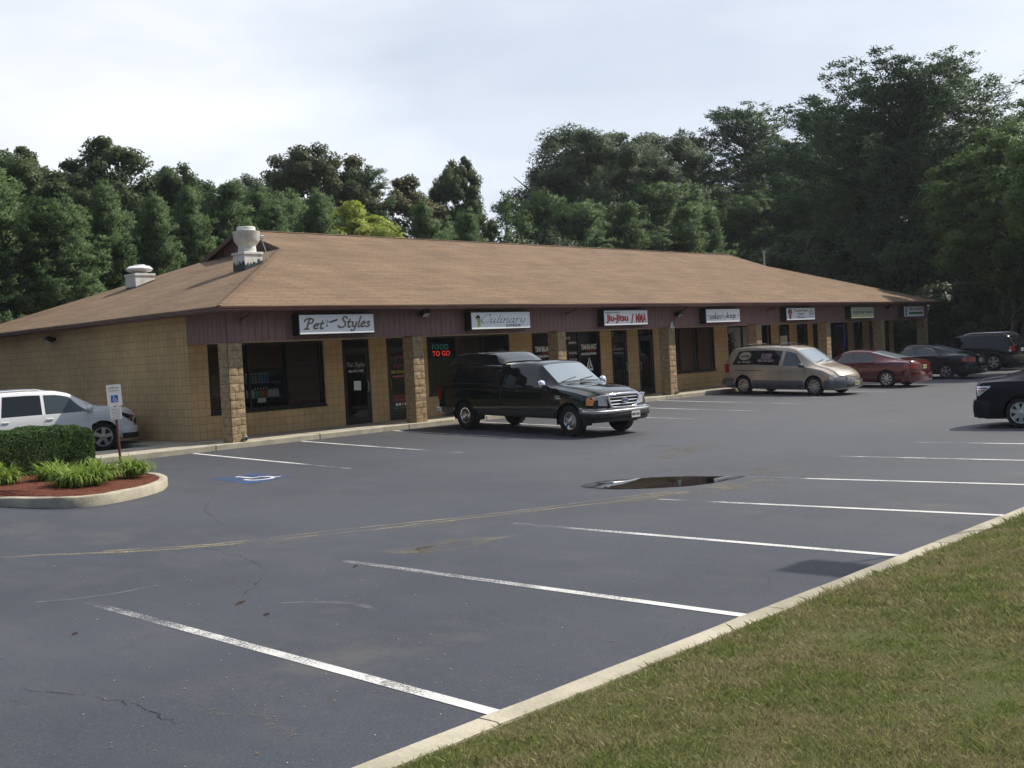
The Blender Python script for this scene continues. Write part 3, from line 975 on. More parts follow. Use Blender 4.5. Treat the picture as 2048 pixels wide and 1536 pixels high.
# ------------------------------------------------------------------ lettering
def text_me(s, shear=0, bold=0, depth=0.0, spacing=1.0):
    cu = bpy.data.curves.new('lettering', 'FONT')
    cu.body = s
    cu.shear = shear
    cu.offset = bold
    cu.space_character = spacing
    cu.extrude = depth
    cu.resolution_u = 3
    ob = bpy.data.objects.new('lettering', cu)
    COL.objects.link(ob)
    dg = bpy.context.evaluated_depsgraph_get()
    me = bpy.data.meshes.new_from_object(ob.evaluated_get(dg))
    bpy.data.objects.remove(ob); bpy.data.curves.remove(cu)
    return me
def fit(me, x0, x1, z0, z1, y):
    n = len(me.vertices)
    co = np.empty(n * 3, np.float32); me.vertices.foreach_get('co', co); co = co.reshape(-1, 3)
    a, b = co.min(0), co.max(0)
    out = np.empty_like(co)
    out[:, 0] = x0 + (co[:, 0] - a[0]) / max(1e-6, b[0] - a[0]) * (x1 - x0)
    out[:, 2] = z0 + (co[:, 1] - a[1]) / max(1e-6, b[1] - a[1]) * (z1 - z0)
    out[:, 1] = y - co[:, 2]
    me.vertices.foreach_set('co', out.ravel()); me.update()
    return me
def write(s, x0, x1, z0, z1, y, mat, parent=None, name='lettering', shear=0, bold=0, spacing=1.0):
    me = fit(text_me(s, shear, bold, 0, spacing), x0, x1, z0, z1, y)
    me.materials.clear()
    return link(name, me, mat, parent)
GL = {
 'P': ([[(.02, .72), (.15, .95), (.5, 1.02), (.74, .86), (.66, .6), (.36, .5)], [(.42, .97), (.34, .5), (.26, .03)], [(.06, .0), (.24, .02), (.44, .0)]], .78),
 'e': ([[(.06, .24), (.3, .29), (.42, .42), (.28, .52), (.1, .36), (.08, .12), (.24, 0), (.44, .12)]], .50),
 't': ([[(.26, .78), (.17, .35), (.15, .07), (.26, 0), (.40, .1)], [(.02, .5), (.2, .5), (.42, .53)]], .42),
 'S': ([[(.78, .84), (.66, 1.0), (.44, .95), (.4, .74), (.62, .45), (.62, .16), (.36, 0), (.1, .03), (.0, .2)]], .78),
 'y': ([[(.03, .45), (.14, .5), (.12, .15), (.25, .04), (.42, .2), (.48, .5)], [(.48, .5), (.42, .1), (.3, -.25), (.1, -.35), (0, -.25)]], .55),
 'l': ([[(.34, 1.05), (.2, .6), (.12, .12), (.2, .0), (.32, .09)]], .32),
 's': ([[(.38, .42), (.25, .53), (.13, .42), (.25, .27), (.36, .14), (.2, 0), (.02, .08)]], .44),
 'C': ([[(.78, .80), (.64, 1.0), (.38, .94), (.12, .62), (.08, .25), (.3, 0), (.6, .08), (.74, .22)]], .80),
 'u': ([[(.02, .42), (.12, .5), (.08, .15), (.2, 0), (.38, .2), (.44, .5)], [(.44, .5), (.4, .1), (.48, 0), (.58, .1)]], .58),
 'i': ([[(.02, .4), (.14, .5), (.08, .12), (.16, 0), (.28, .1)], [(.18, .74), (.2, .69)]], .30),
 'n': ([[(.02, .42), (.12, .5), (.06, 0)], [(.09, .25), (.3, .5), (.4, .43), (.36, .1), (.44, 0), (.54, .1)]], .56),
 'a': ([[(.44, .42), (.28, .52), (.08, .3), (.06, .08), (.18, 0), (.38, .2), (.44, .5)], [(.44, .5), (.4, .1), (.48, 0), (.58, .1)]], .58),
 'r': ([[(.02, .42), (.12, .5), (.06, 0)], [(.09, .25), (.25, .48), (.4, .47)]], .40),
 'c': ([[(.36, .4), (.25, .52), (.08, .3), (.1, .08), (.22, 0), (.38, .1)]], .42),
 'o': ([[(.25, .52), (.08, .35), (.06, .12), (.2, 0), (.38, .12), (.4, .4), (.25, .52)]], .48),
 'k': ([[(.12, 1.0), (.08, .5), (.06, 0)], [(.40, .5), (.1, .25), (.42, 0)]], .46),
 'b': ([[(.12, 1.0), (.08, .5), (.06, .05), (.2, 0), (.38, .14), (.36, .44), (.22, .5), (.08, .35)]], .46),
 'd': ([[(.40, .42), (.26, .52), (.08, .32), (.08, .1), (.2, 0), (.36, .15)], [(.42, 1.0), (.38, .4), (.42, 0)]], .50),
 'g': ([[(.40, .42), (.26, .52), (.08, .32), (.08, .12), (.2, .03), (.38, .2)], [(.42, .5), (.38, .0), (.28, -.28), (.05, -.3)]], .48),
 'E': ([[(.6, .92), (.4, 1.0), (.2, .85), (.25, .6), (.42, .54)], [(.42, .54), (.12, .4), (.06, .15), (.25, 0), (.55, .1)]], .62),
 'x': ([[(.05, .5), (.2, .3), (.4, 0)], [(.4, .5), (.22, .25), (.03, 0)]], .44),
 'p': ([[(.08, .5), (.06, 0), (.02, -.35)], [(.08, .38), (.28, .52), (.4, .35), (.3, .03), (.07, .1)]], .48),
 'h': ([[(.12, 1.0), (.08, .5), (.06, 0)], [(.08, .28), (.28, .5), (.38, .4), (.36, .08), (.44, 0)]], .50),
 ' ': ([], .30)}
def pen(s, x0, x1, z0, z1, y, mat, parent, w=.10, ang=35, slant=.12, name='lettering'):
    """broad-nib handwriting: every stroke is swept with a slanted nib"""
    mb = MB()
    nx, nz = math.cos(R(ang)) * w / 2, math.sin(R(ang)) * w / 2
    X = 0
    P = []
    layer = 0
    for ch in s:
        st, adv = GL[ch]
        for k in st:
            if len(k) < 3: k = [k[0], ((k[0][0] + k[1][0]) / 2, (k[0][1] + k[1][1]) / 2), k[1]]
            pts = np.array(k, float); n = (len(k) - 1) * 6 + 1
            sm = []
            for a in np.linspace(0, len(k) - 1, n):
                i = int(min(a, len(k) - 2)); f = a - i
                p0, p1, p2, p3 = pts[max(i - 1, 0)], pts[i], pts[i + 1], pts[min(i + 2, len(k) - 1)]
                sm.append(.5 * (2 * p1 + (p2 - p0) * f + (2 * p0 - 5 * p1 + 4 * p2 - p3) * f * f + (3 * p1 - p0 - 3 * p2 + p3) * f ** 3))
            layer += 1
            P.append([(X + q[0] + slant * q[1], q[1], layer) for q in sm])
        X += adv
    allx = [p[0] for k in P for p in k]; allz = [p[1] for k in P for p in k]
    ax, bx, az, bz = min(allx) - nx, max(allx) + nx, min(allz) - nz, max(allz) + nz
    T = lambda a, b, l: (x0 + (a - ax) / (bx - ax) * (x1 - x0), y - .0003 * (l % 4), z0 + (b - az) / (bz - az) * (z1 - z0))
    h = w * .16
    for k in P:
        mb.grid([[T(a - nx, b - nz, l) for a, b, l in k], [T(a + nx, b + nz, l) for a, b, l in k]])
        mb.grid([[T(a + h, b - h, l + .5) for a, b, l in k], [T(a - h, b + h, l + .5) for a, b, l in k]])
    return mb.build(name, mat, parent)
def disc(mb, cx, cz, rx, rz, y, n=24):
    mb.poly([(cx + rx * math.cos(t), y, cz + rz * math.sin(t)) for t in np.linspace(0, 2 * math.pi, n, endpoint=False)])

# ------------------------------------------------------------------ shop signs on the canopy
def sign(label, x0, x1, z0=2.57, z1=3.06, face=None):
    cx, cz = (x0 + x1) / 2, (z0 + z1) / 2
    e = empty('shop_sign', (cx, -.02, cz), 0, label, 'shop sign', 'box signs along the canopy')
    w, h = (x1 - x0) / 2, (z1 - z0) / 2
    mb = MB(); mb.bbox(-w - .035, w + .035, -.275, .0, -h - .035, h + .035, .012)
    mb.build('cabinet', M['bronze'], e)
    mb = MB(); mb.bbox(-w, w, -.281, -.27, -h, h, .003)
    mb.build('face', face or M['signface'], e)
    return e, w, h, -.2835
e, w, h, y = sign('white sign with brown calligraphic lettering and a tilted comb', 1.92, 4.33)
pen('Pet', -1.10 + .012, -.42 + .012, -.135, .155, y, M['shadowink'], e, .15)
pen('Pet', -1.10, -.42, -.12, .17, y - .004, M['brownink'], e, .15)
pen('Styles', -.02 + .012, 1.08 + .012, -.205, .20, y, M['shadowink'], e, .15)
pen('Styles', -.02, 1.08, -.19, .215, y - .004, M['brownink'], e, .15)
mb = MB()
mb.poly([(-.27, y, .02), (.0, y, .09), (-.0, y, .135), (-.26, y, .07)])
for (a, b, r) in ((-.38, .09, .018), (-.34, .05, .024), (-.36, .0, .02), (-.32, .10, .018), (-.30, .06, .02), (-.36, -.055, .026), (-.33, -.03, .016)):
    disc(mb, a, b, r, r * .7, y, 10)
mb.build('comb_emblem', M['shadowink'], e)

e, w, h, y = sign('white sign with slim black script and a small yellow grape emblem', 8.00, 10.52)
pen('Culinary', -.86, 1.06, -.17, .20, y, M['ink'], e, .075, 35, .2)
write('EXPRESS', .20, .82, -.20, -.12, y - .004, M['ink'], e)
mb = MB()
for (a, b, r) in ((-1.0, .02, .045), (-.94, .05, .04), (-.97, -.05, .045), (-.93, -.01, .04), (-.97, -.12, .04), (-.99, -.17, .03), (-.93, -.09, .035)): disc(mb, a, b, r * 1.2, r, y - .0005 * (a * 100 % 3), 14)
mb.build('grape_emblem', plain('grape_yellow', (.52, .47, .14), .5), e)
mb = MB()
for (a, b, r) in ((-1.04, .10, .05), (-.98, .13, .045), (-.94, .10, .035)): disc(mb, a, b, r * 1.1, r, y - .003, 9)
mb.build('leaf_emblem', plain('grape_leaf_dark', (.03, .06, .035), .5), e)

e, w, h, y = sign('white sign with bold red martial arts lettering', 14.18, 16.57)
write('Jiu-Jitsu', -1.10, .10, -.185, .12, y, M['red'], e, bold=.05, spacing=1.0)
write('/', .24, .42, -.2, .14, y, M['red'], e, bold=.03)
write('MMA', .52, 1.12, -.18, .14, y, M['red'], e, bold=.05, spacing=1.02)
write('BRAZILIAN GRACIE', -1.13, -.36, .155, .205, y, M['ink'], e, bold=.02)

e, w, h, y = sign('white sign with a single line of small black curly lettering', 20.22, 22.53)
pen('cookies', -.93, -.12, -.13, .14, y, M['ink'], e, .15, 20, .0)
pen('by', -.06, .13, -.14, .10, y, M['ink'], e, .09, 20, 0)
pen('design', .18, .88, -.17, .14, y, M['ink'], e, .15, 20, .0)
for s_ in (-1, 1):
    mb = MB(); mb.poly([(s_ * .97, y, .05), (s_ * 1.03, y, 0), (s_ * .97, y, -.05), (s_ * .985, y, 0)][::s_]); disc(mb, s_ * 1.07, 0, .018, .018, y, 10)
    mb.build('scroll_mark', M['ink'], e)

e, w, h, y = sign('white sign listing cookie cakes, gifts and favors beside a brown turkey cookie', 26.10, 28.45)
write('"Cookie-Cakes"', -.62, .62, .09, .20, y, M['brownink'], e, bold=.02)
write('"Gifts"', -.28, .28, -.05, .05, y, M['brownink'], e, bold=.02)
write('"Favors"', -.34, .34, -.19, -.09, y, M['brownink'], e, bold=.02)
mb = MB()
for k in range(9):
    t = R(20 + k * 17.5)
    disc(mb, -.90 + .13 * math.cos(t), .03 + .12 * math.sin(t), .055, .07, y - .0004 * k, 12)
mb.build('feather_emblem', plain('turkey_rust', (.30, .09, .025), .5), e)
mb = MB(); disc(mb, -.90, -.02, .10, .12, y - .0045, 18); mb.build('bird_emblem', plain('turkey_brown', (.42, .17, .06), .5), e)
mb = MB(); mb.poly([(-.97, y - .006, -.20), (-.83, y - .006, -.20), (-.85, y - .006, -.10), (-.95, y - .006, -.10)]); mb.build('stand_emblem', M['ink'], e)
mb = MB(); disc(mb, .88, .05, .20, .12, y, 24); mb.build('oval_emblem', plain('sign_gold', (.60, .46, .18), .5), e)
mb = MB(); disc(mb, .88, .055, .15, .055, y - .002, 24); mb.build('oval_emblem', M['vinyl'], e)
write('cookies by design', .68, 1.08, -.15, -.12, y, M['brownink'], e)

e, w, h, y = sign('pale green sign with thin teal hair salon lettering', 31.78, 34.01, face=M['cream'])
write('snips hair salon', -.92, .92, -.10, .12, y, M['teal'], e, bold=.012, spacing=.95)

e, w, h, y = sign('farthest sign, purple capitals above a green bar', 37.27, 39.51)
write("GRAVINO'S", -.62, 1.04, .04, .18, y, plain('purple_vinyl', (.32, .04, .14), .5), e, bold=.03)
mb = MB(); mb.quad((-.60, y, -.14), (1.02, y, -.14), (1.02, y, -.02), (-.60, y, -.02)); mb.build('green_bar', M['green'], e)
write('HAIR & NAILS', -.5, .92, -.115, -.045, y - .003, plain('dark_green_ink', (.01, .07, .015), .5), e, bold=.02)
mb = MB()
for k in range(5): mb.quad((-1.0, y, -.2 + k * .08), (-.8, y, -.2 + k * .08), (-.8, y, -.14 + k * .08), (-1.0, y, -.14 + k * .08))
mb.build('barber_pole_emblem', plain('dull_violet_ink', (.10, .06, .14), .5), e)

# small triangle board under the canopy lip
e = empty('triangle_sign', (18.39, -.03, 2.53), 0, 'small white triangle sign hung on the canopy edge above a pillar', 'sign')
mb = MB(); mb.add([(-.13, 0, -.11), (.13, 0, -.11), (0, 0, .13), (-.13, -.012, -.11), (.13, -.012, -.11), (0, -.012, .13)], [(0, 2, 1), (3, 4, 5), (0, 1, 4, 3), (1, 2, 5, 4), (2, 0, 3, 5)])
mb.build('board', M['vinyl'], e)
mb = MB(); mb.poly([(-.035, -.015, -.06), (.04, -.015, -.06), (.005, -.015, .02)]); mb.build('mark', M['ink'], e)

# ------------------------------------------------------------------ lettering on the glass
def emblem(cx, z0, hgt, y, mat, parent):
    """open triangle with an inner stroke"""
    mb = MB(); w = hgt * .46; t = hgt * .16
    mb.poly([(cx - w, y, z0), (cx - w + t, y, z0), (cx + t * .4, y, z0 + hgt * .97), (cx, y, z0 + hgt)])
    mb.poly([(cx - w * .42, y, z0), (cx + w, y, z0), (cx + w * .82, y, z0 + t), (cx - w * .30, y, z0 + t)])
    mb.poly([(cx + w * .86, y, z0 + t * 1.2), (cx + w * .58, y, z0 + t * 1.2), (cx + w * .08, y, z0 + hgt * .60), (cx + t * .55, y, z0 + hgt * .86)])
    mb.poly([(cx - w * .22, y, z0 + t * 1.25), (cx + w * .02, y, z0 + t * 1.25), (cx + w * .36, y, z0 + hgt * .5), (cx + w * .22, y, z0 + hgt * .6)])
    return mb.build('triangle_emblem', mat, parent)
yg = 1.893
M['bright'] = plain('bright_white_vinyl', (.92, .92, .92), .45)
wins = [o_ for o_ in bld.children if o_.name.startswith('window')]
wb_, wc_, = wins[1], wins[2]
doors = [o_ for o_ in bld.children if o_.name.startswith('door')]
for c in (13.52, 15.94):
    write('TEAM BALANCE', c - .43, c + .43, 1.80, 1.99, yg, M['bright'], wc_, bold=.04, spacing=1.0)
    mb = MB(); mb.quad((c - .12, yg, 1.735), (c + .42, yg, 1.735), (c + .42, yg, 1.765), (c - .12, yg, 1.765)); mb.build('red_stripe', M['red'], wc_)
    write('GRACIE JIU-JITSU/MMA', c - .43, c + .43, 1.58, 1.69, yg, M['bright'], wc_, bold=.04, spacing=1.0)
    emblem(c, 1.05, .46, yg, M['bright'], wc_)
write("KID'S", 14.42, 14.95, 2.18, 2.28, yg, M['vinyl'], wc_, bold=.01)
for s_, z in (('MMA', 2.02), ('BOXING', 1.66), ('YOGA', 1.42), ('ADULT', 1.18)):
    write(s_, 14.85, 15.28, z, z + .09, yg, M['vinyl'], wc_, bold=.015)
emblem(14.62, 1.05, .42, yg, M['vinyl'], wc_)
# neon words
write('FOOD', 8.42, 9.10, 2.05, 2.20, 1.93, M['neonteal'], wb_, name='neon_letters', bold=-.004, spacing=1.1)
write('TO GO', 8.42, 9.16, 1.84, 2.00, 1.93, M['neonred'], wb_, name='neon_letters', bold=.004, spacing=1.05)
# salon door
d1, d2 = doors[0], doors[1]
pen('Pet Styles', 5.04, 5.70, 1.62, 1.80, yg, M['vinyl'], d1, .10)
write('856-767-1673', 5.10, 5.64, 1.50, 1.57, yg, M['vinyl'], d1, bold=.02)
tag(MB().quad((5.26, 1.890, .98), (5.52, 1.890, .97), (5.53, 1.889, 1.24), (5.27, 1.889, 1.25)).build('paper_notice', M['vinyl']), 'small white paper notice taped to the pet salon door', 'notice')
pink = plain('pink_red_vinyl', (.55, .10, .11), .5)
pen('Culinary', 6.70, 7.36, 1.78, 2.02, yg, pink, d2, .09, 35, .2)
pen('Express', 6.80, 7.38, 1.52, 1.72, yg, pink, d2, .09, 35, .2)
write('856-767-6340', 6.70, 7.34, 1.39, 1.48, yg, M['yellow'], d2, bold=.02)
mb = MB(); mb.quad((6.74, yg, 1.28), (7.32, yg, 1.28), (7.32, yg, 1.32), (6.74, yg, 1.32)); mb.build('red_stripe', pink, d2)
for z, s_ in ((.66, 'HOT FOOD'), (.56, 'CATERING')): write(s_, 6.74, 7.30, z, z + .07, yg, M['red'], d2, bold=.02)
for k in range(4):
    mb = MB(); mb.quad((6.80 + k * .12, yg, .42), (6.89 + k * .12, yg, .42), (6.89 + k * .12, yg, .50), (6.80 + k * .12, yg, .50))
    mb.build('card_sticker', M['vinyl'] if k != 2 else pink, d2)
mb = MB(); mb.quad((6.72, yg, .33), (7.30, yg, .33), (7.30, yg, .36), (6.72, yg, .36)); mb.build('green_stripe', M['green'], d2)
# door beyond the van
d6 = doors[5]
for k, (a, b) in enumerate(((1.42, 1.50), (1.20, 1.26), (1.08, 1.14), (.96, 1.02), (.84, .90))):
    write(('cookies', 'Mon 9-5', 'Tue 9-5', 'Wed 9-5', 'Fri 9-5')[k], 30.98, 31.48, a, b, yg, M['vinyl'], d6, bold=.02)
tag(MB().box(29.29, 29.91, 1.880, 1.888, .95, 1.95).build('poster', plain('poster_white', (.72, .70, .66), .6)), 'white poster hung in the dark doorway beside the cookie shop window', 'poster')
# blue neon border in the salon window
mb = MB()
mb.tube([(34.55, 1.96, 2.30), (35.45, 1.96, 2.30), (35.47, 1.96, 1.2)], .014, 6)
mb.build('neon_border', M['neonblue'], wins[5])
mb = MB()
mb.quad((34.65, 1.97, .9), (35.25, 1.97, .9), (35.25, 1.97, 1.75), (34.65, 1.97, 1.75))
tag(mb.build('poster', plain('dull_poster', (.16, .10, .10), .6)), 'dark poster with a red figure in the neon-edged salon window', 'poster')
mb = MB(); mb.poly([(34.8, 1.965, .95), (35.15, 1.965, .95), (35.1, 1.965, 1.3), (34.98, 1.965, 1.5), (34.85, 1.965, 1.3)])
mb.build('red_figure', M['red'], bpy.data.objects['poster.001'])

# ------------------------------------------------------------------ things inside the shop windows
def shelf(x0, x1, z, label):
    e = empty('display_shelf', ((x0 + x1) / 2, 2.2, z), 0, label, 'shelf', 'glass shelves in the pet salon window')
    w = (x1 - x0) / 2
    MB().bbox(-w, w, -.12, .12, -.02, 0, .004).build('board', plain('glass_shelf', (.30, .34, .36), .2), e)
    for s_ in (-1, 1): MB().box(s_ * w * .9 - .01, s_ * w * .9 + .01, -.1, .1, -.08, -.021).build('bracket', M['black'], e)
cols = {'green': (.10, .34, .24), 'white': (.6, .62, .62), 'teal': (.08, .30, .36), 'amber': (.45, .20, .05), 'blue': (.10, .20, .42)}
bmat = {k: plain(k + '_bottle', v, .3) for k, v in cols.items()}
def bottle(kind):
    e = empty('bottle', (0, 0, 0), 0, 'bottle', 'bottle')
    mb = MB(); mb.lathe([(.036, 0), (.038, .01), (.038, .15), (.030, .18), (.014, .20), (.014, .22)], 12)
    mb.build('flask', bmat[kind], e, 40)
    mb = MB(); mb.lathe([(.018, .22), (.018, .255), (.006, .262)], 10); mb.build('cap', M['black' if kind == 'white' else 'white'], e, 40)
    return e
shelf(1.82, 2.9, 1.38, 'upper glass shelf of bottles in the pet salon window')
shelf(1.82, 2.9, .98, 'lower glass shelf of bottles in the pet salon window')
protos = {}
def put(kind, x, z, label, group):
    if kind not in protos: protos[kind] = b = bottle(kind)
    else: b = copy_tree(protos[kind])
    b.location = (x, 2.2, z)
    tag(b, label, 'bottle', group)
for x, k in zip(np.linspace(1.88, 2.55, 8), ['green', 'green', 'teal', 'amber', 'teal', 'teal', 'blue', 'blue']):
    put(k, x, 1.381, k + ' bottle on the upper shelf of the pet salon window', k + ' bottles on the upper shelf')
for x, k in zip(np.linspace(1.88, 2.85, 12), ['white', 'green', 'white', 'green', 'green', 'amber', 'amber', 'amber', 'white', 'white', 'white', 'white']):
    put(k, x, .981, k + ' bottle on the lower shelf of the pet salon window', k + ' bottles on the lower shelf')
tag(MB().box(2.12, 2.38, 2.07, 2.075, .84, .955).build('price_card', M['vinyl']), 'white price card below the lower bottle shelf', 'card')
# backdrop panels and greenery in the cookie shop window
tag(MB().box(25.06, 28.40, 2.30, 2.32, .70, 2.40).build('window_backdrop', plain('pale_backdrop', (.80, .82, .78), .7)), 'pale curtain panel across the cookie shop window behind the minivan', 'curtain')

# ------------------------------------------------------------------ lamps under the eaves
def flood(x, z, label, y=-.06, rz=0):
    e = empty('flood_light', (x, y, z), rz, label, 'flood light', 'flood lights under the eaves')
    MB().bbox(-.05, .05, -.0, .05, -.05, .05, .008).build('bracket', M['bronze'], e)
    mb = MB()
    mb.add([(-.12, -.10, -.12), (.12, -.10, -.12), (.12, -.26, -.02), (-.12, -.26, -.02), (-.10, -.02, .03), (.10, -.02, .03), (.10, -.20, .10), (-.10, -.20, .10)],
           [(0, 3, 2, 1), (4, 5, 6, 7), (0, 1, 5, 4), (1, 2, 6, 5), (2, 3, 7, 6), (3, 0, 4, 7)])
    mb.build('housing', M['bronze'], e)
    mb = MB(); mb.quad((-.10, -.114, -.117), (-.10, -.25, -.032), (.10, -.25, -.032), (.10, -.114, -.117)); mb.build('lens', M['lens'], e)
    return e
flood(6.28, 3.08, 'flood light under the eave between the first two shop signs')
flood(18.61, 2.92, 'flood light on the canopy above the small triangle sign')
flood(35.90, 3.04, 'flood light on the canopy between the two farthest signs')
flood(-.06, 2.95, 'flood light high on the shaded end wall', 9.4, R(-90))

# ------------------------------------------------------------------ roof fans and pipe
def plane_z(x): return ZE + .012 + SL * (x + OH)
def roof_fan(x, y, label, big):
    e = empty('roof_fan', (x, y, plane_z(x)), 0, label, 'roof fan', 'exhaust fans on the end roof')
    hw = .30 if big else .34
    top = .42 if big else .34
    mb = MB()
    s = SL
    mb.add([(-hw, -hw, -hw * s - .02), (hw, -hw, hw * s - .02), (hw, hw, hw * s - .02), (-hw, hw, -hw * s - .02), (-hw, -hw, top), (hw, -hw, top), (hw, hw, top), (-hw, hw, top)],
           [(3, 2, 1, 0), (4, 5, 6, 7), (0, 1, 5, 4), (1, 2, 6, 5), (2, 3, 7, 6), (3, 0, 4, 7)])
    mb.build('curb_box', M['offwhite'], e)
    mb = MB(); mb.bbox(-hw - .03, hw + .03, -hw - .03, hw + .03, top - .06, top + .012, .008); mb.build('cap_flange', M['offwhite'], e)
    # flashing smeared with tar, ragged along its upper edge
    mb = MB()
    q = .006
    for (fx, n) in ((lambda t: (-hw + 2 * hw * t, -hw - q), 26), (lambda t: (-hw - q, hw - 2 * hw * t), 26)):
        ptsA, ptsB = [], []
        for i in range(n + 1):
            a, b = fx(i / n)
            base = a * s
            hh = (.07 + .13 * RNG.random() if big else .03 + .02 * RNG.random())
            if big and a < -hw + .001: hh += .10
            ptsA.append((a, b, base - .015)); ptsB.append((a, b, min(top - .08, base + hh)))
        mb.grid([ptsA, ptsB])
    mb.build('tar_flashing', M['tar'], e)
    if big:
        mb = MB(); mb.lathe([(.26, top + .01), (.25, top + .20), (.33, top + .30), (.37, top + .36), (.385, top + .60), (.395, top + .62), (.36, top + .622)], 32)
        mb.build('bowl', M['offwhite'], e, 35)
        mb = MB(); mb.lathe([(.36, top + .60), (.27, top + .60), (.265, top + .74), (.25, top + .755), (.0, top + .765)], 32); mb.build('motor_cap', M['offwhite'], e, 35)
        mb = MB(); mb.bbox(.38, .50, -.16, -.04, top + .42, top + .52, .01); mb.build('switch_box', M['galv'], e)
        mb = MB(); mb.tube([(.44, -.10, top + .42), (.47, -.14, top + .25), (.53, -.2, top - .02), (.56, -.24, .20)], .012, 6); mb.build('conduit', M['galv'], e, 50)
    else:
        mb = MB(); mb.lathe([(.24, top), (.24, top + .17)], 24); mb.build('neck', M['galv'], e, 35)
        mb = MB(); mb.lathe([(.36, top + .10), (.42, top + .15), (.425, top + .19), (.33, top + .27), (.20, top + .28), (.19, top + .32), (.0, top + .33)], 32); mb.build('hood', M['white'], e, 40)
roof_fan(3.42, 4.13, 'tall white upblast roof fan with black tar smeared round its base', True)
roof_fan(3.46, 10.55, 'low white mushroom roof fan near the far edge of the end roof', False)
e = empty('vent_pipe', (38.0, 7.65, ef(38.0) - .05), 0, 'thin grey vent pipe standing behind the far ridge', 'vent pipe')
mb = MB(); mb.tube([(0, 0, 0), (0, 0, 2.1)], .055, 10); mb.build('pipe', M['galv'], e, 40)
mb = MB(); mb.tube([(0, 0, 2.102), (0, 0, 2.22)], .07, 10); mb.build('cap', M['galv'], e, 40)
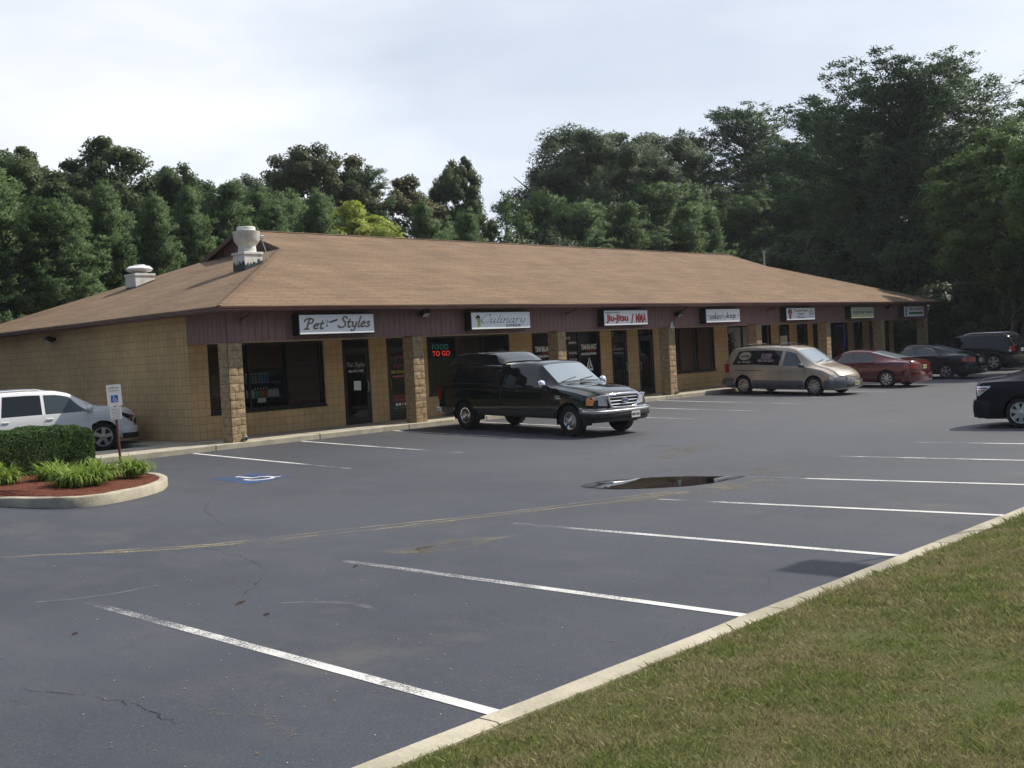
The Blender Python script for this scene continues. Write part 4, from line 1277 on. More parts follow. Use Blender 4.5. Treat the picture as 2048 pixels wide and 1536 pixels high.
# ------------------------------------------------------------------ vehicles
def lerp_keys(keys, x):
    xs = [k[0] for k in keys]; ys = [k[1] for k in keys]
    return np.interp(x, xs, ys)
class Body:
    """lofted car body: x forward, y left, z up; axles at +-wb/2"""
    NS = 9          # lower side points, index NS-1 = shoulder
    NG = 6          # glasshouse points above the shoulder
    def __init__(s, wb, fo, ro, W, wr, top, sh, wt, sill=.24, kf=.22, kr=.14, arch=1.17, wheels=True, bulge=.02, w_keys=None, round_=.05, step=.028, smooth=5, flare=0):
        s.wb, s.W, s.wr = wb, W, wr
        s.xf, s.xr = wb / 2 + fo, -wb / 2 - ro
        s.hw = W / 2
        s.kf, s.kr = kf, kr
        s.round_ = round_
        xs = list(np.arange(s.xr, s.xf, step)) + [s.xf]
        ra = wr * arch
        if wheels:
            for c in (wb / 2, -wb / 2):
                for d in (-ra, -ra + .006, ra - .006, ra): xs.append(c + d)
        s.xs = np.array(sorted(set(np.round(xs, 4))))
        X = s.xs
        k = np.hanning(smooth * 2 + 3)[1:-1]; k /= k.sum()
        def sm(v):
            xx = np.arange(X[0] - .3, X[-1] + .3, .02)
            vv = np.interp(xx, X, v)
            vv = np.convolve(np.pad(vv, smooth, 'edge'), k, 'valid')
            return np.interp(X, xx, vv)
        s.zt = sm(lerp_keys(top, X)); s.zs = np.minimum(sm(lerp_keys(sh, X)), s.zt - .012)
        s.wt = sm(lerp_keys(wt, X)) if isinstance(wt, list) else np.full(len(X), wt)
        w_keys = w_keys or [(s.xr, .95), (s.xr + .35, .985), (s.xr + 1, 1), (s.xf - 1.2, 1), (s.xf - .4, .975), (s.xf, .92)]
        s.w = sm(lerp_keys(w_keys, X)) * s.hw
        zb = np.full(len(X), sill, float)
        # bumpers ride a little higher at the ends
        if wheels:
            for c in (wb / 2, -wb / 2):
                m = np.abs(X - c) < ra
                zb[m] = np.maximum(zb[m], wr + np.sqrt(np.maximum(0, ra ** 2 - (X[m] - c) ** 2)))
        s.zb = np.minimum(zb, s.zs - .05)
        s.bulge = bulge; s.sill = sill
        s.rings = np.array([s.ring(i) for i in range(len(X))])
    def ring(s, i):
        w, zb, zs, zt, wt = s.w[i], s.zb[i], s.zs[i], s.zt[i], s.wt[i] * s.hw
        P = []
        for k in range(s.NS):
            f = k / (s.NS - 1)
            z = zb + (zs - zb) * f
            q = (z - s.sill) / max(.05, zs - s.sill)
            y = w - .055 * max(0, 1 - q / .30) ** 2 - s.bulge * max(0, (q - .62) / .38) ** 2 * 1.6
            P.append((y, z))
        ysh = P[-1][0]
        wt = min(wt, ysh - .03)
        h = zt - zs
        r = min(s.round_, h * .45)
        for k in range(1, s.NG + 1):
            f = k / s.NG
            z = zs + (h - r) * f
            y = ysh - .012 + (wt - ysh + .012) * (f + .10 * f * (1 - f) * -1)
            P.append((y, z))
        ye = P[-1][0]
        P.append((ye - r * .38, zt - r * .42))
        P.append((ye - r * 1.2, zt - r * .06))
        crown = min(.03, h * .15 + .006)
        for f in (.75, .5, .25, 0):
            P.append(((ye - r * 1.2) * f, zt + crown * (1 - f * f)))
        return P
    def warp(s, x, y, z):
        """round the plan of nose and tail"""
        t = (abs(y) / s.hw)
        g = np.clip((x - (s.xf - .9)) / .9, 0, 1) ** 2
        x = x - s.kf * t ** 2.4 * g
        g2 = np.clip(((s.xr + .9) - x) / .9, 0, 1) ** 2
        x = x + s.kr * t ** 2.4 * g2
        return (x, y, z)
    def at(s, x):
        i = int(np.clip(np.searchsorted(s.xs, x) - 1, 0, len(s.xs) - 2))
        f = (x - s.xs[i]) / (s.xs[i + 1] - s.xs[i])
        f = min(max(f, 0), 1)
        return s.rings[i] * (1 - f) + s.rings[i + 1] * f
    def mesh(s):
        mb = MB()
        n = s.rings.shape[1]
        L_, Rr = [], []
        for i, x in enumerate(s.xs):
            half = [s.warp(x, y, z) for y, z in s.rings[i]]
            other = [s.warp(x, -y, z) for y, z in s.rings[i]][::-1][1:]
            L_.append(half + other)
        mb.grid([list(c) for c in L_])
        for i, fl in ((0, 1), (len(s.xs) - 1, 0)):
            x = s.xs[i]
            g = []
            for y, z in s.rings[i]:
                g.append([s.warp(x, y * f, z) for f in np.linspace(1, -1, 13)])
            mb.grid(g[::-1] if fl else g)
        return mb
    def side_pt(s, x, z, off=.004, sgn=1):
        r = s.at(x)
        y = np.interp(z, r[:s.NS + s.NG, 1], r[:s.NS + s.NG, 0]) + off
        return s.warp(x, y * sgn, z)
    def glass_pt(s, x, f, off=.004, sgn=1):
        r = s.at(x)
        q = s.NS - 1 + f * s.NG
        i = int(min(q, s.NS + s.NG - 2)); t = q - i
        y, z = r[i] * (1 - t) + r[i + 1] * t
        return s.warp(x, (y + off) * sgn, z + off * .25)
    def top_pt(s, x, f, off=.005):
        """f in -1..1 across the top surface"""
        r = s.at(x)
        e = s.NS + s.NG - 1
        yy = r[e:, 0][::-1]; zz = r[e:, 1][::-1]
        y = abs(f) * r[e, 0]
        z = np.interp(y, yy, zz)
        return s.warp(x, math.copysign(y, f), z + off)
    def front_pt(s, y, z, off=.006):
        p = s.warp(s.xf, y, z); return (p[0] + off, y, z)
    def rear_pt(s, y, z, off=.006):
        p = s.warp(s.xr, y, z); return (p[0] - off, y, z)
    # ---- patches; all return MB
    def side_patch(s, xb0, xb1, z0, z1, xt0=None, xt1=None, n=8, m=6, off=.004, sgns=(1, -1), mb=None):
        mb = mb or MB()
        xt0 = xb0 if xt0 is None else xt0; xt1 = xb1 if xt1 is None else xt1
        for sg in sgns:
            g = []
            for i in range(n + 1):
                row = []
                for j in range(m + 1):
                    f = j / m
                    a, b = xb0 + (xt0 - xb0) * f, xb1 + (xt1 - xb1) * f
                    x = a + (b - a) * i / n
                    zz0 = z0(x) if callable(z0) else z0; zz1 = z1(x) if callable(z1) else z1
                    row.append(s.side_pt(x, zz0 + (zz1 - zz0) * f, off, sg))
                g.append(row)
            mb.grid(g if sg < 0 else g[::-1])
        return mb
    def glass_patch(s, xb0, xb1, xt0, xt1, f0=.08, f1=.90, n=8, m=5, off=.004, sgns=(1, -1)):
        mb = MB()
        for sg in sgns:
            g = []
            for i in range(n + 1):
                row = []
                for j in range(m + 1):
                    t = j / m
                    a, b = xb0 + (xt0 - xb0) * t, xb1 + (xt1 - xb1) * t
                    row.append(s.glass_pt(a + (b - a) * i / n, f0 + (f1 - f0) * t, off, sg))
                g.append(row)
            mb.grid(g if sg < 0 else g[::-1])
        return mb
    def top_patch(s, x0, x1, f0=-.94, f1=.94, n=8, m=12, off=.005, curve=0):
        g = []
        for i in range(n + 1):
            g.append([s.top_pt(x0 + (x1 - x0) * i / n - curve * (abs(f) ** 2), f, off) for f in np.linspace(f0, f1, m + 1)])
        return MB().grid(g)
    def end_patch(s, y0, y1, z0, z1, front=True, n=6, off=.006, mb=None, z0b=None, z1b=None):
        mb = mb or MB()
        P = s.front_pt if front else s.rear_pt
        z0b = z0 if z0b is None else z0b; z1b = z1 if z1b is None else z1b
        g = []
        for i in range(n + 1):
            f = i / n; y = y0 + (y1 - y0) * f
            a, b = z0 + (z0b - z0) * f, z1 + (z1b - z1) * f
            g.append([P(y, a + (b - a) * j / 3, off) for j in range(4)])
        mb.grid(g)
        return mb
    def bumper(s, z0, z1, depth, front=True, wrap=.45, h=5, dy=0.0, mb=None):
        """bar following the plan of nose or tail and wrapping round the corners"""
        mb = mb or MB()
        path = []
        xe = s.xf if front else s.xr
        sgn = 1 if front else -1
        for t in np.linspace(-wrap, -.001, 6): path.append(('s', t, -1))
        ys = np.linspace(-1, 1, 15)
        prof = [(.0, z0 + .02), (depth * .8, z0), (depth, z0 + (z1 - z0) * .35), (depth, z0 + (z1 - z0) * .7), (depth * .75, z1), (.0, z1 + .008)]
        pts = []
        w_end = s.w[-1] if front else s.w[0]
        for t in np.linspace(wrap, .0, 7)[:-1]:
            x = xe - sgn * t
            y = float(np.interp(x, s.xs, s.w))
            p = s.warp(x, -y, 0); pts.append((p[0], p[1], 0, -1))
        for f in ys:
            y = f * w_end
            p = s.warp(xe, y, 0); pts.append((p[0], y, sgn * 1, 0))
        for t in np.linspace(0, wrap, 7)[1:]:
            x = xe - sgn * t
            y = float(np.interp(x, s.xs, s.w))
            p = s.warp(x, y, 0); pts.append((p[0], p[1], 0, 1))
        sec = []
        for i, (x, y, nx, ny) in enumerate(pts):
            a, b = pts[max(0, i - 1)], pts[min(len(pts) - 1, i + 1)]
            tx, ty = b[0] - a[0], b[1] - a[1]; l = math.hypot(tx, ty)
            nx, ny = ty / l, -tx / l
            if not front: nx, ny = -nx, -ny
            fade = min(1, min(i, len(pts) - 1 - i) / 3)
            sec.append([(x + nx * (d * fade + .004), y + ny * (d * fade + .004), z) for d, z in prof])
        mb.grid(sec)
        return mb

def make_wheel(r, w, spokes, parent, x, y, z, style='alloy', rim_mat=None, rr=None, label=None):
    """tyre with rim; outward face towards sign(y)"""
    sg = 1 if y > 0 else -1
    rr = rr or r * .64
    mb = MB()
    prof = [(rr, -w / 2 + .01), (r * .93, -w / 2), (r * .985, -w * .40), (r, -w * .28), (r, w * .28), (r * .985, w * .40), (r * .93, w / 2), (rr * 1.04, w / 2), (rr * .99, w / 2 - .03), (rr * .96, .0)]
    mb.lathe([(a, b * sg) for a, b in prof], 36, 'y', caps=False)
    t = mb.build('wheel', M['rubber'], parent, 35, loc=(x, y, z), fixn=True)
    mb = MB()
    f = w / 2 - .02
    mb.lathe([(rr * 1.01, (f - .03) * sg), (rr * 1.01, f * sg), (rr * .99, (f + .012) * sg), (rr * .91, (f + .010) * sg), (rr * .88, (f - .03) * sg)], 36, 'y', caps=False)
    def spoke(a, w0, w1, r0, r1, bulge=.012):
        ca, sa = math.cos(a), math.sin(a)
        def P(rad, tw, d): return (rad * ca - tw * sa, (f + d) * sg, rad * sa + tw * ca)
        A = [P(r0, -w0, bulge), P(r0, w0, bulge), P(r1, w1, .0), P(r1, -w1, .0)]
        B = [P(r0, -w0, -.03), P(r0, w0, -.03), P(r1, w1, -.03), P(r1, -w1, -.03)]
        mb.add(A + B, [(0, 1, 2, 3), (7, 6, 5, 4), (0, 4, 5, 1), (1, 5, 6, 2), (2, 6, 7, 3), (3, 7, 4, 0)])
    if style == 'steel':
        # deep chrome wheel with small windows
        mb.lathe([(rr * .88, (f - .03) * sg), (rr * .66, (f - .045) * sg), (rr * .60, (f - .01) * sg), (rr * .34, (f + .0) * sg), (rr * .33, (f + .03) * sg), (rr * .26, (f + .055) * sg), (0, (f + .06) * sg)], 30, 'y', caps=False)
    else:
        for k in range(spokes):
            a = 2 * math.pi * k / spokes + .2
            if style == 'split':
                spoke(a - .13, rr * .05, rr * .08, rr * .2, rr * .93); spoke(a + .13, rr * .05, rr * .08, rr * .2, rr * .93)
            else:
                spoke(a, rr * (.16 if spokes < 8 else .085), rr * (.20 if spokes < 8 else .13), rr * .16, rr * .93)
        mb.lathe([(rr * .26, (f - .02) * sg), (rr * .25, (f + .018) * sg), (rr * .1, (f + .026) * sg), (0, (f + .026) * sg)], 20, 'y', caps=False)
    mb.build('rim', rim_mat or M['steel'], t, 35, fixn=False)
    mb = MB(); mb.lathe([(rr * .97, (f - .055) * sg), (0, (f - .056) * sg)], 28, 'y')
    if style == 'steel':
        for k in range(10):
            a = 2 * math.pi * k / 10
            disc_c = (rr * .76 * math.cos(a), rr * .76 * math.sin(a))
            mb.add([(disc_c[0] + .018 * math.cos(q), (f - .030) * sg, disc_c[1] + .03 * math.sin(q)) for q in np.linspace(0, 6.283, 10, endpoint=False)], [tuple(range(10))])
    mb.build('brake_disc', M['black'], t)
    return t

def finish_car(b, e, spokes, style='alloy', rim_mat=None, wheel_w=.21, under=True, rr=None, inset=.02):
    for sx in (1, -1):
        for sy in (1, -1):
            make_wheel(b.wr, wheel_w, spokes, e, sx * b.wb / 2, sy * (b.hw - wheel_w / 2 - inset), b.wr, style, rim_mat, rr)
    mb = MB()
    k = b.hw - wheel_w - .08
    mb.box(b.xr + .25, b.xf - .3, -k, k, b.sill - .03, max(.55, b.wr * 1.75))
    for sx in (1, -1):      # wheel housings
        for sy in (1, -1):
            c = sx * b.wb / 2; r = b.wr * 1.19
            pts = [(c + r * math.cos(t), b.wr + r * math.sin(t)) for t in np.linspace(-.25, math.pi + .25, 18)]
            mb.grid([[(x, sy * yy, z) for yy in (k - .02, b.hw - .03)] for x, z in pts])
    mb.build('underbody', M['black'], e)

def ell(cx, cz, rx, rz, n=20):
    return [(cx + rx * math.cos(t), cz + rz * math.sin(t)) for t in np.linspace(0, 2 * math.pi, n, endpoint=False)]

def mirror(b, e, x, z, mat, sgns=(1, -1), w=.22, h=.15):
    for sg in sgns:
        y0 = b.side_pt(x, z)[1] * sg
        mb = MB()
        g = []
        for t, k in ((0, .55), (.06, .95), (.13, 1), (.19, .82), (.215, .4)):
            d = [( .085 * k * math.cos(a), h / 2 * k * math.sin(a)) for a in np.linspace(0, 2 * math.pi, 13)]
            g.append([(x + .02 + u, y0 + sg * (.035 + t), z + .07 + v) for u, v in d])
        mb.grid(g if sg > 0 else [r[::-1] for r in g]); mb.poly(g[-1]); mb.poly(g[0])
        o = mb.build('wing_mirror', mat, e, 50)
        mb = MB(); mb.bbox(x - .02, x + .06, min(y0 - sg * .01, y0 + sg * .05), max(y0 - sg * .01, y0 + sg * .05), z - .01, z + .06, .006)
        mb.build('mirror_arm', M['plastic'], o)

def plate(b, e, y, z, front, col, txt, w=.305, h=.152, ink=None, off=.03):
    P = b.front_pt if front else b.rear_pt
    x = P(y, z, off)[0]
    mb = MB(); mb.bbox(x - .004, x + .004, y - w / 2, y + w / 2, z - h / 2, z + h / 2, .002)
    o = mb.build('number_plate', col, e)
    me = fit(text_me(txt, 0, .015), -w * .42, w * .42, -h * .22, h * .25, 0)
    n = len(me.vertices); co = np.empty(n * 3, np.float32); me.vertices.foreach_get('co', co); co = co.reshape(-1, 3)
    s_ = 1 if front else -1
    co2 = np.stack([np.full(n, x + s_ * .0065), y + s_ * co[:, 0], z + co[:, 2]], 1)
    me.vertices.foreach_set('co', co2.astype(np.float32).ravel()); me.materials.clear(); me.update()
    link('lettering', me, ink or M['ink'], o)
    return o

def doors_on(b, e, mat, spans, z0, z1, handle_z=None, off=.0035, handles=True, hmat=None):
    """outer door skins laid a touch proud, leaving shut lines between them"""
    for (x0, x1) in spans:
        for sg in (1, -1):
            mb = b.side_patch(x0 + .008, x1 - .008, z0, (lambda x: float(np.interp(x, b.xs, b.zs)) - .004), n=14, m=9, off=off, sgns=(sg,))
            d = mb.build('door', mat, e, 40)
            if handles:
                hz = handle_z or (float(np.interp(x0, b.xs, b.zs)) - .12)
                p = b.side_pt(x0 + .16, hz, off, sg)
                mb = MB(); mb.bbox(x0 + .07, x0 + .24, min(p[1], p[1] + sg * .022), max(p[1], p[1] + sg * .022), hz - .016, hz + .016, .006)
                mb.build('handle', hmat or mat, d)

def seam(b, e, spec):
    mb = MB()
    for (xb, xt, z0, z1) in spec: b.side_patch(xb - .006, xb + .006, z0, z1, xt - .006, xt + .006, 1, 8, .0045, mb=mb)
    return mb.build('shut_line', M['black'], e)

def wiper(b, e, x, f0, f1):
    P = [b.top_pt(x, f0, .02), b.top_pt(x - .05, (f0 + f1) / 2, .02), b.top_pt(x - .10, f1, .018)]
    mb = MB(); mb.tube(P, .011, 5); mb.build('wiper', M['black'], e)

# ---- the dark green pickup with its raised bed cap
PK = paint('dark_green_paint', (.005, .010, .010), 0, .12, .6)
def pickup():
    th = R(-95.2)
    fwd = Vector((math.cos(th), math.sin(th)))
    wb = 4.05
    px, py = 6.85, -3.92
    e = empty('pickup_truck', (px, py, gz(py) + .0), th, 'black green pickup truck with a raised cap over its bed, parked nose out', 'pickup truck')
    e.rotation_mode = 'XYZ'
    e.rotation_euler = (0, math.atan2(gz(py + 2) - gz(py - 2), 4) * 1.0, th)
    b = Body(wb, .90, 1.18, 2.0, .385,
        top=[(-3.21, 1.16), (-.62, 1.16), (-.56, 1.18), (-.52, 1.66), (-.40, 1.77), (.10, 1.815), (.55, 1.81), (.78, 1.765), (1.50, 1.26), (1.62, 1.235), (2.2, 1.19), (2.6, 1.13), (2.82, 1.06), (2.925, .95)],
        sh=[(-3.21, 1.13), (-.6, 1.13), (-.5, 1.19), (1.35, 1.19), (1.6, 1.16), (2.2, 1.08), (2.7, .99), (2.93, .88)],
        wt=[(-3.2, .90), (-.6, .90), (-.45, .74), (.6, .72), (1.5, .80), (2.2, .76), (2.93, .72)], sill=.42, kf=.16, kr=.04, arch=1.20, round_=.06, bulge=.03, smooth=3)
    b.mesh().build('body', PK, e, 38)
    finish_car(b, e, 5, 'steel', M['chrome'], .25, rr=.215, inset=.035)
    doors_on(b, e, PK, [(.02, 1.42)], .47, 0)
    seam(b, e, [(-.50, -.50, .46, 1.18), (-.46, -.46, .46, 1.18)])
    for q in (1, -1): b.glass_patch(.14, 1.30, .18, .80, .08, .88, sgns=(q,)).build('side_window', M['carglass'], e, 40)
    for q in (1, -1): b.glass_patch(-.40, .06, -.36, .08, .08, .88, sgns=(q,)).build('side_window', M['carglass'], e, 40)
    b.top_patch(.84, 1.44, -.93, .93, 10, 14, .006).build('windscreen', M['screen'], e, 40)
    wiper(b, e, 1.44, -.75, -.05); wiper(b, e, 1.44, .05, .72)
    mirror(b, e, 1.18, 1.20, M['chrome'], h=.23)
    # grey lower cladding
    clad = plain('bronze_grey_cladding', (.055, .048, .042), .4)
    mb = b.side_patch(-1.50, 1.52, .43, .60, n=30, off=.007); b.side_patch(-3.12, -2.54, .43, .60, n=8, off=.007, mb=mb)
    mb.build('rocker_panel', clad, e, 40)
    for q in (1, -1): b.side_patch(-1.5, 1.5, .745, .785, n=24, m=2, off=.016, sgns=(q,)).build('side_moulding', M['plastic'], e, 40)
    # nose
    mb = b.end_patch(-.52, .52, .60, .60, n=2)
    g = MB(); b.end_patch(-.50, .50, .70, .98, off=.010, mb=g); g.build('grille_opening', M['black'], e)
    mb = MB()
    def ring_bar(pts, r):
        mb.tube([b.front_pt(y, z, .03) for y, z in pts], r, 8)
    ring_bar([(-.40, .70), (-.2, .685), (.2, .685), (.40, .70), (.47, .76), (.52, .95), (.50, 1.0), (.2, 1.015), (-.2, 1.015), (-.50, 1.0), (-.52, .95), (-.47, .76), (-.40, .70)], .034)
    mb.build('grille_surround', M['chrome'], e, 50)
    mb = MB()
    for z in (.775, .855, .935): mb.tube([b.front_pt(y, z, .028) for y in np.linspace(-.48, .48, 7)], .014, 6)
    mb.build('grille_bar', M['steel'], e, 50)
    mb = MB(); xx = b.front_pt(0, .85, .06)[0]
    mb.poly([(xx, y, z) for y, z in ell(0, .855, .105, .045)]); o_ = mb.build('oval_emblem', plain('emblem_blue', (.03, .06, .22), .2), e)
    mb = MB()
    mb.tube([(xx - .004, y, z) for y, z in ell(0, .855, .112, .05)] + [(xx - .004, .112, .855)], .007, 6); mb.build('emblem_rim', M['chrome'], o_)
    mb = MB(); mb.tube([(xx + .003, y, .855 + .02 * math.sin(y * 70)) for y in np.linspace(-.065, .065, 14)], .005, 5); mb.build('emblem_script', M['chrome'], o_)
    for sg in (1, -1):
        mb = MB()
        g = []
        for f in np.linspace(0, 1, 9):
            y = .545 + f * .34
            g.append([b.front_pt(sg * y, z, .014 - .03 * f * f) for z in np.linspace(.745 + .03 * f, .985 - .01 * f, 4)])
        gg = []
        for t in np.linspace(0, .26, 5):
            x = b.xf - t
            gg.append([b.side_pt(x, z, .010, sg) for z in np.linspace(.775, .97 - .02 * t, 4)])
        mb.grid(g if sg > 0 else g[::-1]); 
        h = mb.build('headlight', M['lens'], e, 40)
        m2 = MB(); m2.grid(gg if sg < 0 else gg[::-1]); m2.build('turn_signal', M['amber'], h, 40)
        m3 = MB(); m3.tube([b.front_pt(sg * y, z, .022) for y, z in ((.53, .99), (.7, 1.0), (.88, .975))], .012, 6); m3.build('lamp_trim', M['chrome'], h, 50)
        m4 = MB(); m4.poly([b.front_pt(sg * y, z, .020) for y, z in (ell(.66, .865, .07, .065) if sg > 0 else ell(.66, .865, .07, .065)[::-1])]); m4.build('reflector', M['chrome'], h)
    b.bumper(.46, .575, .10, True, .50).build('lower_bumper', M['plastic'], e, 40)
    b.bumper(.575, .66, .115, True, .52).build('bumper', M['steel'], e, 40)
    b.bumper(.66, .70, .10, True, .50).build('bumper_top', M['chrome'], e, 40)
    b.bumper(.36, .46, .05, True, .40).build('air_dam', M['black'], e, 40)
    plate(b, e, .30, .50, True, M['vinyl'], 'MNV-84E', off=.13)
    mb = MB(); b.side_patch(1.56, 1.72, .955, 1.00, n=4, m=2, off=.008, mb=mb); b.side_patch(1.60, 1.76, .915, .945, n=4, m=2, off=.008, mb=mb); mb.build('fender_badge', M['chrome'], e)
    # tail
    for sg in (1, -1):
        mb = b.side_patch(-3.2, -3.08, .80, 1.10, n=3, m=4, off=.008, sgns=(sg,)); b.end_patch(sg * .84, sg * .985, .80, 1.10, False, mb=mb); mb.build('taillight', M['redlens'], e)
    b.bumper(.46, .60, .12, False, .12).build('rear_bumper', M['chrome'], e, 40)
    mb = MB(); mb.tube([(-2.7, -.62, .36), (-3.05, -.80, .36), (-3.2, -.86, .34)], .035, 8); mb.build('exhaust_pipe', M['steel'], e, 40)
    # raised cap over the bed
    keys_top = [(-3.20, 1.20), (-3.05, 1.50), (-2.78, 1.95), (-2.66, 2.01), (-2.3, 2.05), (-1.5, 2.065), (-1.05, 2.045), (-.80, 1.93), (-.60, 1.82)]
    cap_ = Body(wb, 0, 0, 1.90, .385, top=keys_top, sh=[(-3.2, 1.165), (-.5, 1.165)], wt=[(-3.2, .80), (-2.7, .70), (-1.0, .68), (-.6, .72)], sill=1.135, wheels=False, kf=0.02, kr=.02, round_=.10, smooth=3, w_keys=[(-3.2, .99), (-.5, .99)]) if False else None
    mb = MB()
    xs = np.linspace(-3.20, -.585, 60)
    sec = []
    for x in xs:
        zt = float(np.interp(x, [k[0] for k in keys_top], [k[1] for k in keys_top]))
        zt = max(1.19, zt)
        f = (zt - 1.165) / .93
        lip = min(zt - .03, 1.74)                      # flat side up to the lip, then the raised roof steps in
        yb, yl = .945, .945 - .13 * (lip - 1.165) / .64
        fr_ = np.clip((-.585 - x) / .45, 0, 1)
        yr_ = yl - .16 + .03 * (1 - fr_)
        half = [(yb, 1.165), (yb - .01, 1.20), ((yb * 2 + yl) / 3, 1.165 + (lip - 1.165) * .33), ((yb + yl * 2) / 3, 1.165 + (lip - 1.165) * .66), (yl, lip - .02), (yl - .02, lip), (max(.1, yl - .10), lip + .006), (max(.08, yr_ + .02), lip + (zt - lip) * .5), (yr_ - .02, zt - min(.03, (zt - lip) * .2)), (yr_ - .10, zt), (yr_ * .5, zt + .012), (0, zt + .016)]
        sec.append([(x, y, z) for y, z in half] + [(x, -y, z) for y, z in half[::-1][1:]])
    mb.grid(sec); mb.poly(sec[0][::-1]); mb.poly(sec[-1])
    capo = mb.build('bed_cap', PK, e, 34)
    def cap_side(x, z, sg, off=.006): return (x, sg * (.945 - .13 * (z - 1.165) / .64 + off), z)
    for sg in (1, -1):
        for (xb0, xb1, xt0, xt1) in ((-2.62, -1.70, -2.42, -1.62), (-1.66, -.98, -1.58, -.86)):
            g = []
            for i in range(7):
                row = []
                for j in range(5):
                    z = 1.27 + .40 * j / 4; f = j / 4
                    a, c = xb0 + (xt0 - xb0) * f, xb1 + (xt1 - xb1) * f
                    row.append(cap_side(a + (c - a) * i / 6, z, sg))
                g.append(row)
            m_ = MB(); m_.grid(g if sg < 0 else g[::-1]); m_.build('cap_window', M['carglass'], capo)
        m_ = MB(); m_.tube([cap_side(x, z, sg, .008) for x, z in ((-2.66, 1.25), (-.92, 1.25), (-.80, 1.69), (-2.42, 1.69), (-2.66, 1.25))], .012, 6); m_.build('cap_window_frame', M['plastic'], capo)
    return e
pickup()
# ---- the gold minivan
def minivan():
    gold = paint('champagne_paint', (.50, .43, .345), .25, .24)
    grey = paint('grey_cladding', (.105, .11, .135), .2, .34)
    th = R(-94.5); px, py = 21.95, -2.75
    e = empty('minivan', (px, py, gz(py)), th, 'champagne gold minivan with grey lower body and lettered dark rear glass', 'minivan')
    e.rotation_euler = (0, math.atan2(gz(py + 2) - gz(py - 2), 4), th)
    b = Body(3.02, .98, .98, 1.90, .335,
        top=[(-2.49, 1.12), (-2.42, 1.30), (-2.2, 1.62), (-2.02, 1.70), (-1.4, 1.755), (-.4, 1.765), (.3, 1.73), (.62, 1.66), (1.42, 1.13), (1.52, 1.08), (1.95, .98), (2.25, .86), (2.42, .76), (2.49, .68)],
        sh=[(-2.49, 1.04), (-1.0, 1.06), (1.0, 1.0), (1.4, .98), (1.9, .88), (2.3, .74), (2.49, .62)],
        wt=[(-2.5, .80), (-2.0, .74), (.4, .70), (1.4, .80), (2.5, .72)], sill=.22, kf=.30, kr=.12, round_=.07, bulge=.02)
    b.mesh().build('body', gold, e, 38)
    finish_car(b, e, 10, 'alloy', M['steel'], .20, rr=.225)
    mb = b.side_patch(-1.10, 1.10, .225, .53, n=24, m=4, off=.007); b.side_patch(1.93, 2.46, .24, .53, n=8, m=4, off=.007, mb=mb); b.side_patch(-2.46, -1.93, .26, .58, n=8, m=4, off=.007, mb=mb)
    mb.build('lower_cladding', grey, e, 40)
    doors_on(b, e, gold, [(-.42, .66), (.66, 1.02)], .54, 0, handles=False) if False else None
    seam(b, e, [(.10, .14, .26, 1.0), (1.16, 1.16, .6, .98)])
    for sg in (1, -1):
        for x in (-.12, .22):
            p = b.side_pt(x, .90, .004, sg)
            mb = MB(); mb.bbox(x - .08, x + .08, min(p[1], p[1] + sg * .02), max(p[1], p[1] + sg * .02), .885, .915, .006); mb.build('handle', gold, e)
    for q in (1, -1): b.side_patch(-1.9, -.6, .875, .89, n=10, m=1, off=.006, sgns=(q,)).build('door_track', M['black'], e)
    for q in (1, -1): b.glass_patch(-2.06, .02, -1.80, .12, .06, .88, 16, sgns=(q,)).build('side_window', M['carglass'], e, 40)
    for q in (1, -1): b.glass_patch(.20, 1.16, .24, .70, .06, .86, sgns=(q,)).build('side_window', M['glassgreen'], e, 40)
    b.top_patch(.70, 1.40, -.92, .92, 10, 14, .006).build('windscreen', M['screen'], e, 40)
    wiper(b, e, 1.42, -.75, -.02); wiper(b, e, 1.42, .05, .72)
    mirror(b, e, 1.05, 1.00, plain('mirror_dark', (.03, .03, .035), .15, coat=1), h=.16)
    for sg in (1, -1):
        mb = MB(); mb.tube([b.top_pt(x, sg * .80, .05) for x in np.linspace(-1.9, .3, 8)], .016, 6); mb.build('roof_rail', M['plastic'], e, 50)
    mb = MB(); mb.tube([b.top_pt(-.15, f, .07) for f in np.linspace(-.8, .8, 7)], .018, 6); mb.build('roof_crossbar', M['plastic'], e, 50)
    mb = MB(); mb.tube([b.top_pt(-1.5, f, .07) for f in np.linspace(-.8, .8, 7)], .018, 6); mb.build('roof_crossbar', M['plastic'], e, 50)
    # window lettering on both sides
    win = None
    tan = plain('tan_vinyl', (.50, .42, .33), .5); pinkv = plain('pale_pink_vinyl', (.52, .36, .40), .5)
    for sg in (1, -1):
        def G(x, f): return b.glass_pt(x, f, .008, sg)
        mb = MB(); pts = [G(-1.50 + .27 * math.cos(t), .58 + .24 * math.sin(t)) for t in np.linspace(0, 2 * math.pi, 24, endpoint=False)]
        mb.poly(pts if sg < 0 else pts[::-1]); mb.build('oval_decal', tan, e)
        for (xc, hw, f, m_, s_) in ((-1.50, .20, .58, M['ink'], 'cookies'), (-1.50, .30, .22, tan, 'by design'), (-.55, .22, .62, pinkv, 'COOKIE'), (-.55, .22, .46, pinkv, 'BOUQUETS'), (-.55, .34, .30, pinkv, '856-767-2242')):
            me = fit(text_me(s_, 0, .03), -hw, hw, -.045, .045, 0)
            n = len(me.vertices); co = np.empty(n * 3, np.float32); me.vertices.foreach_get('co', co); co = co.reshape(-1, 3)
            out = np.array([b.glass_pt(xc + (v[0] if sg < 0 else -v[0]), f + v[2] / .62, .011, sg) for v in co], np.float32)
            me.vertices.foreach_set('co', out.ravel()); me.update(); me.materials.clear()
            link('lettering', me, m_, e)
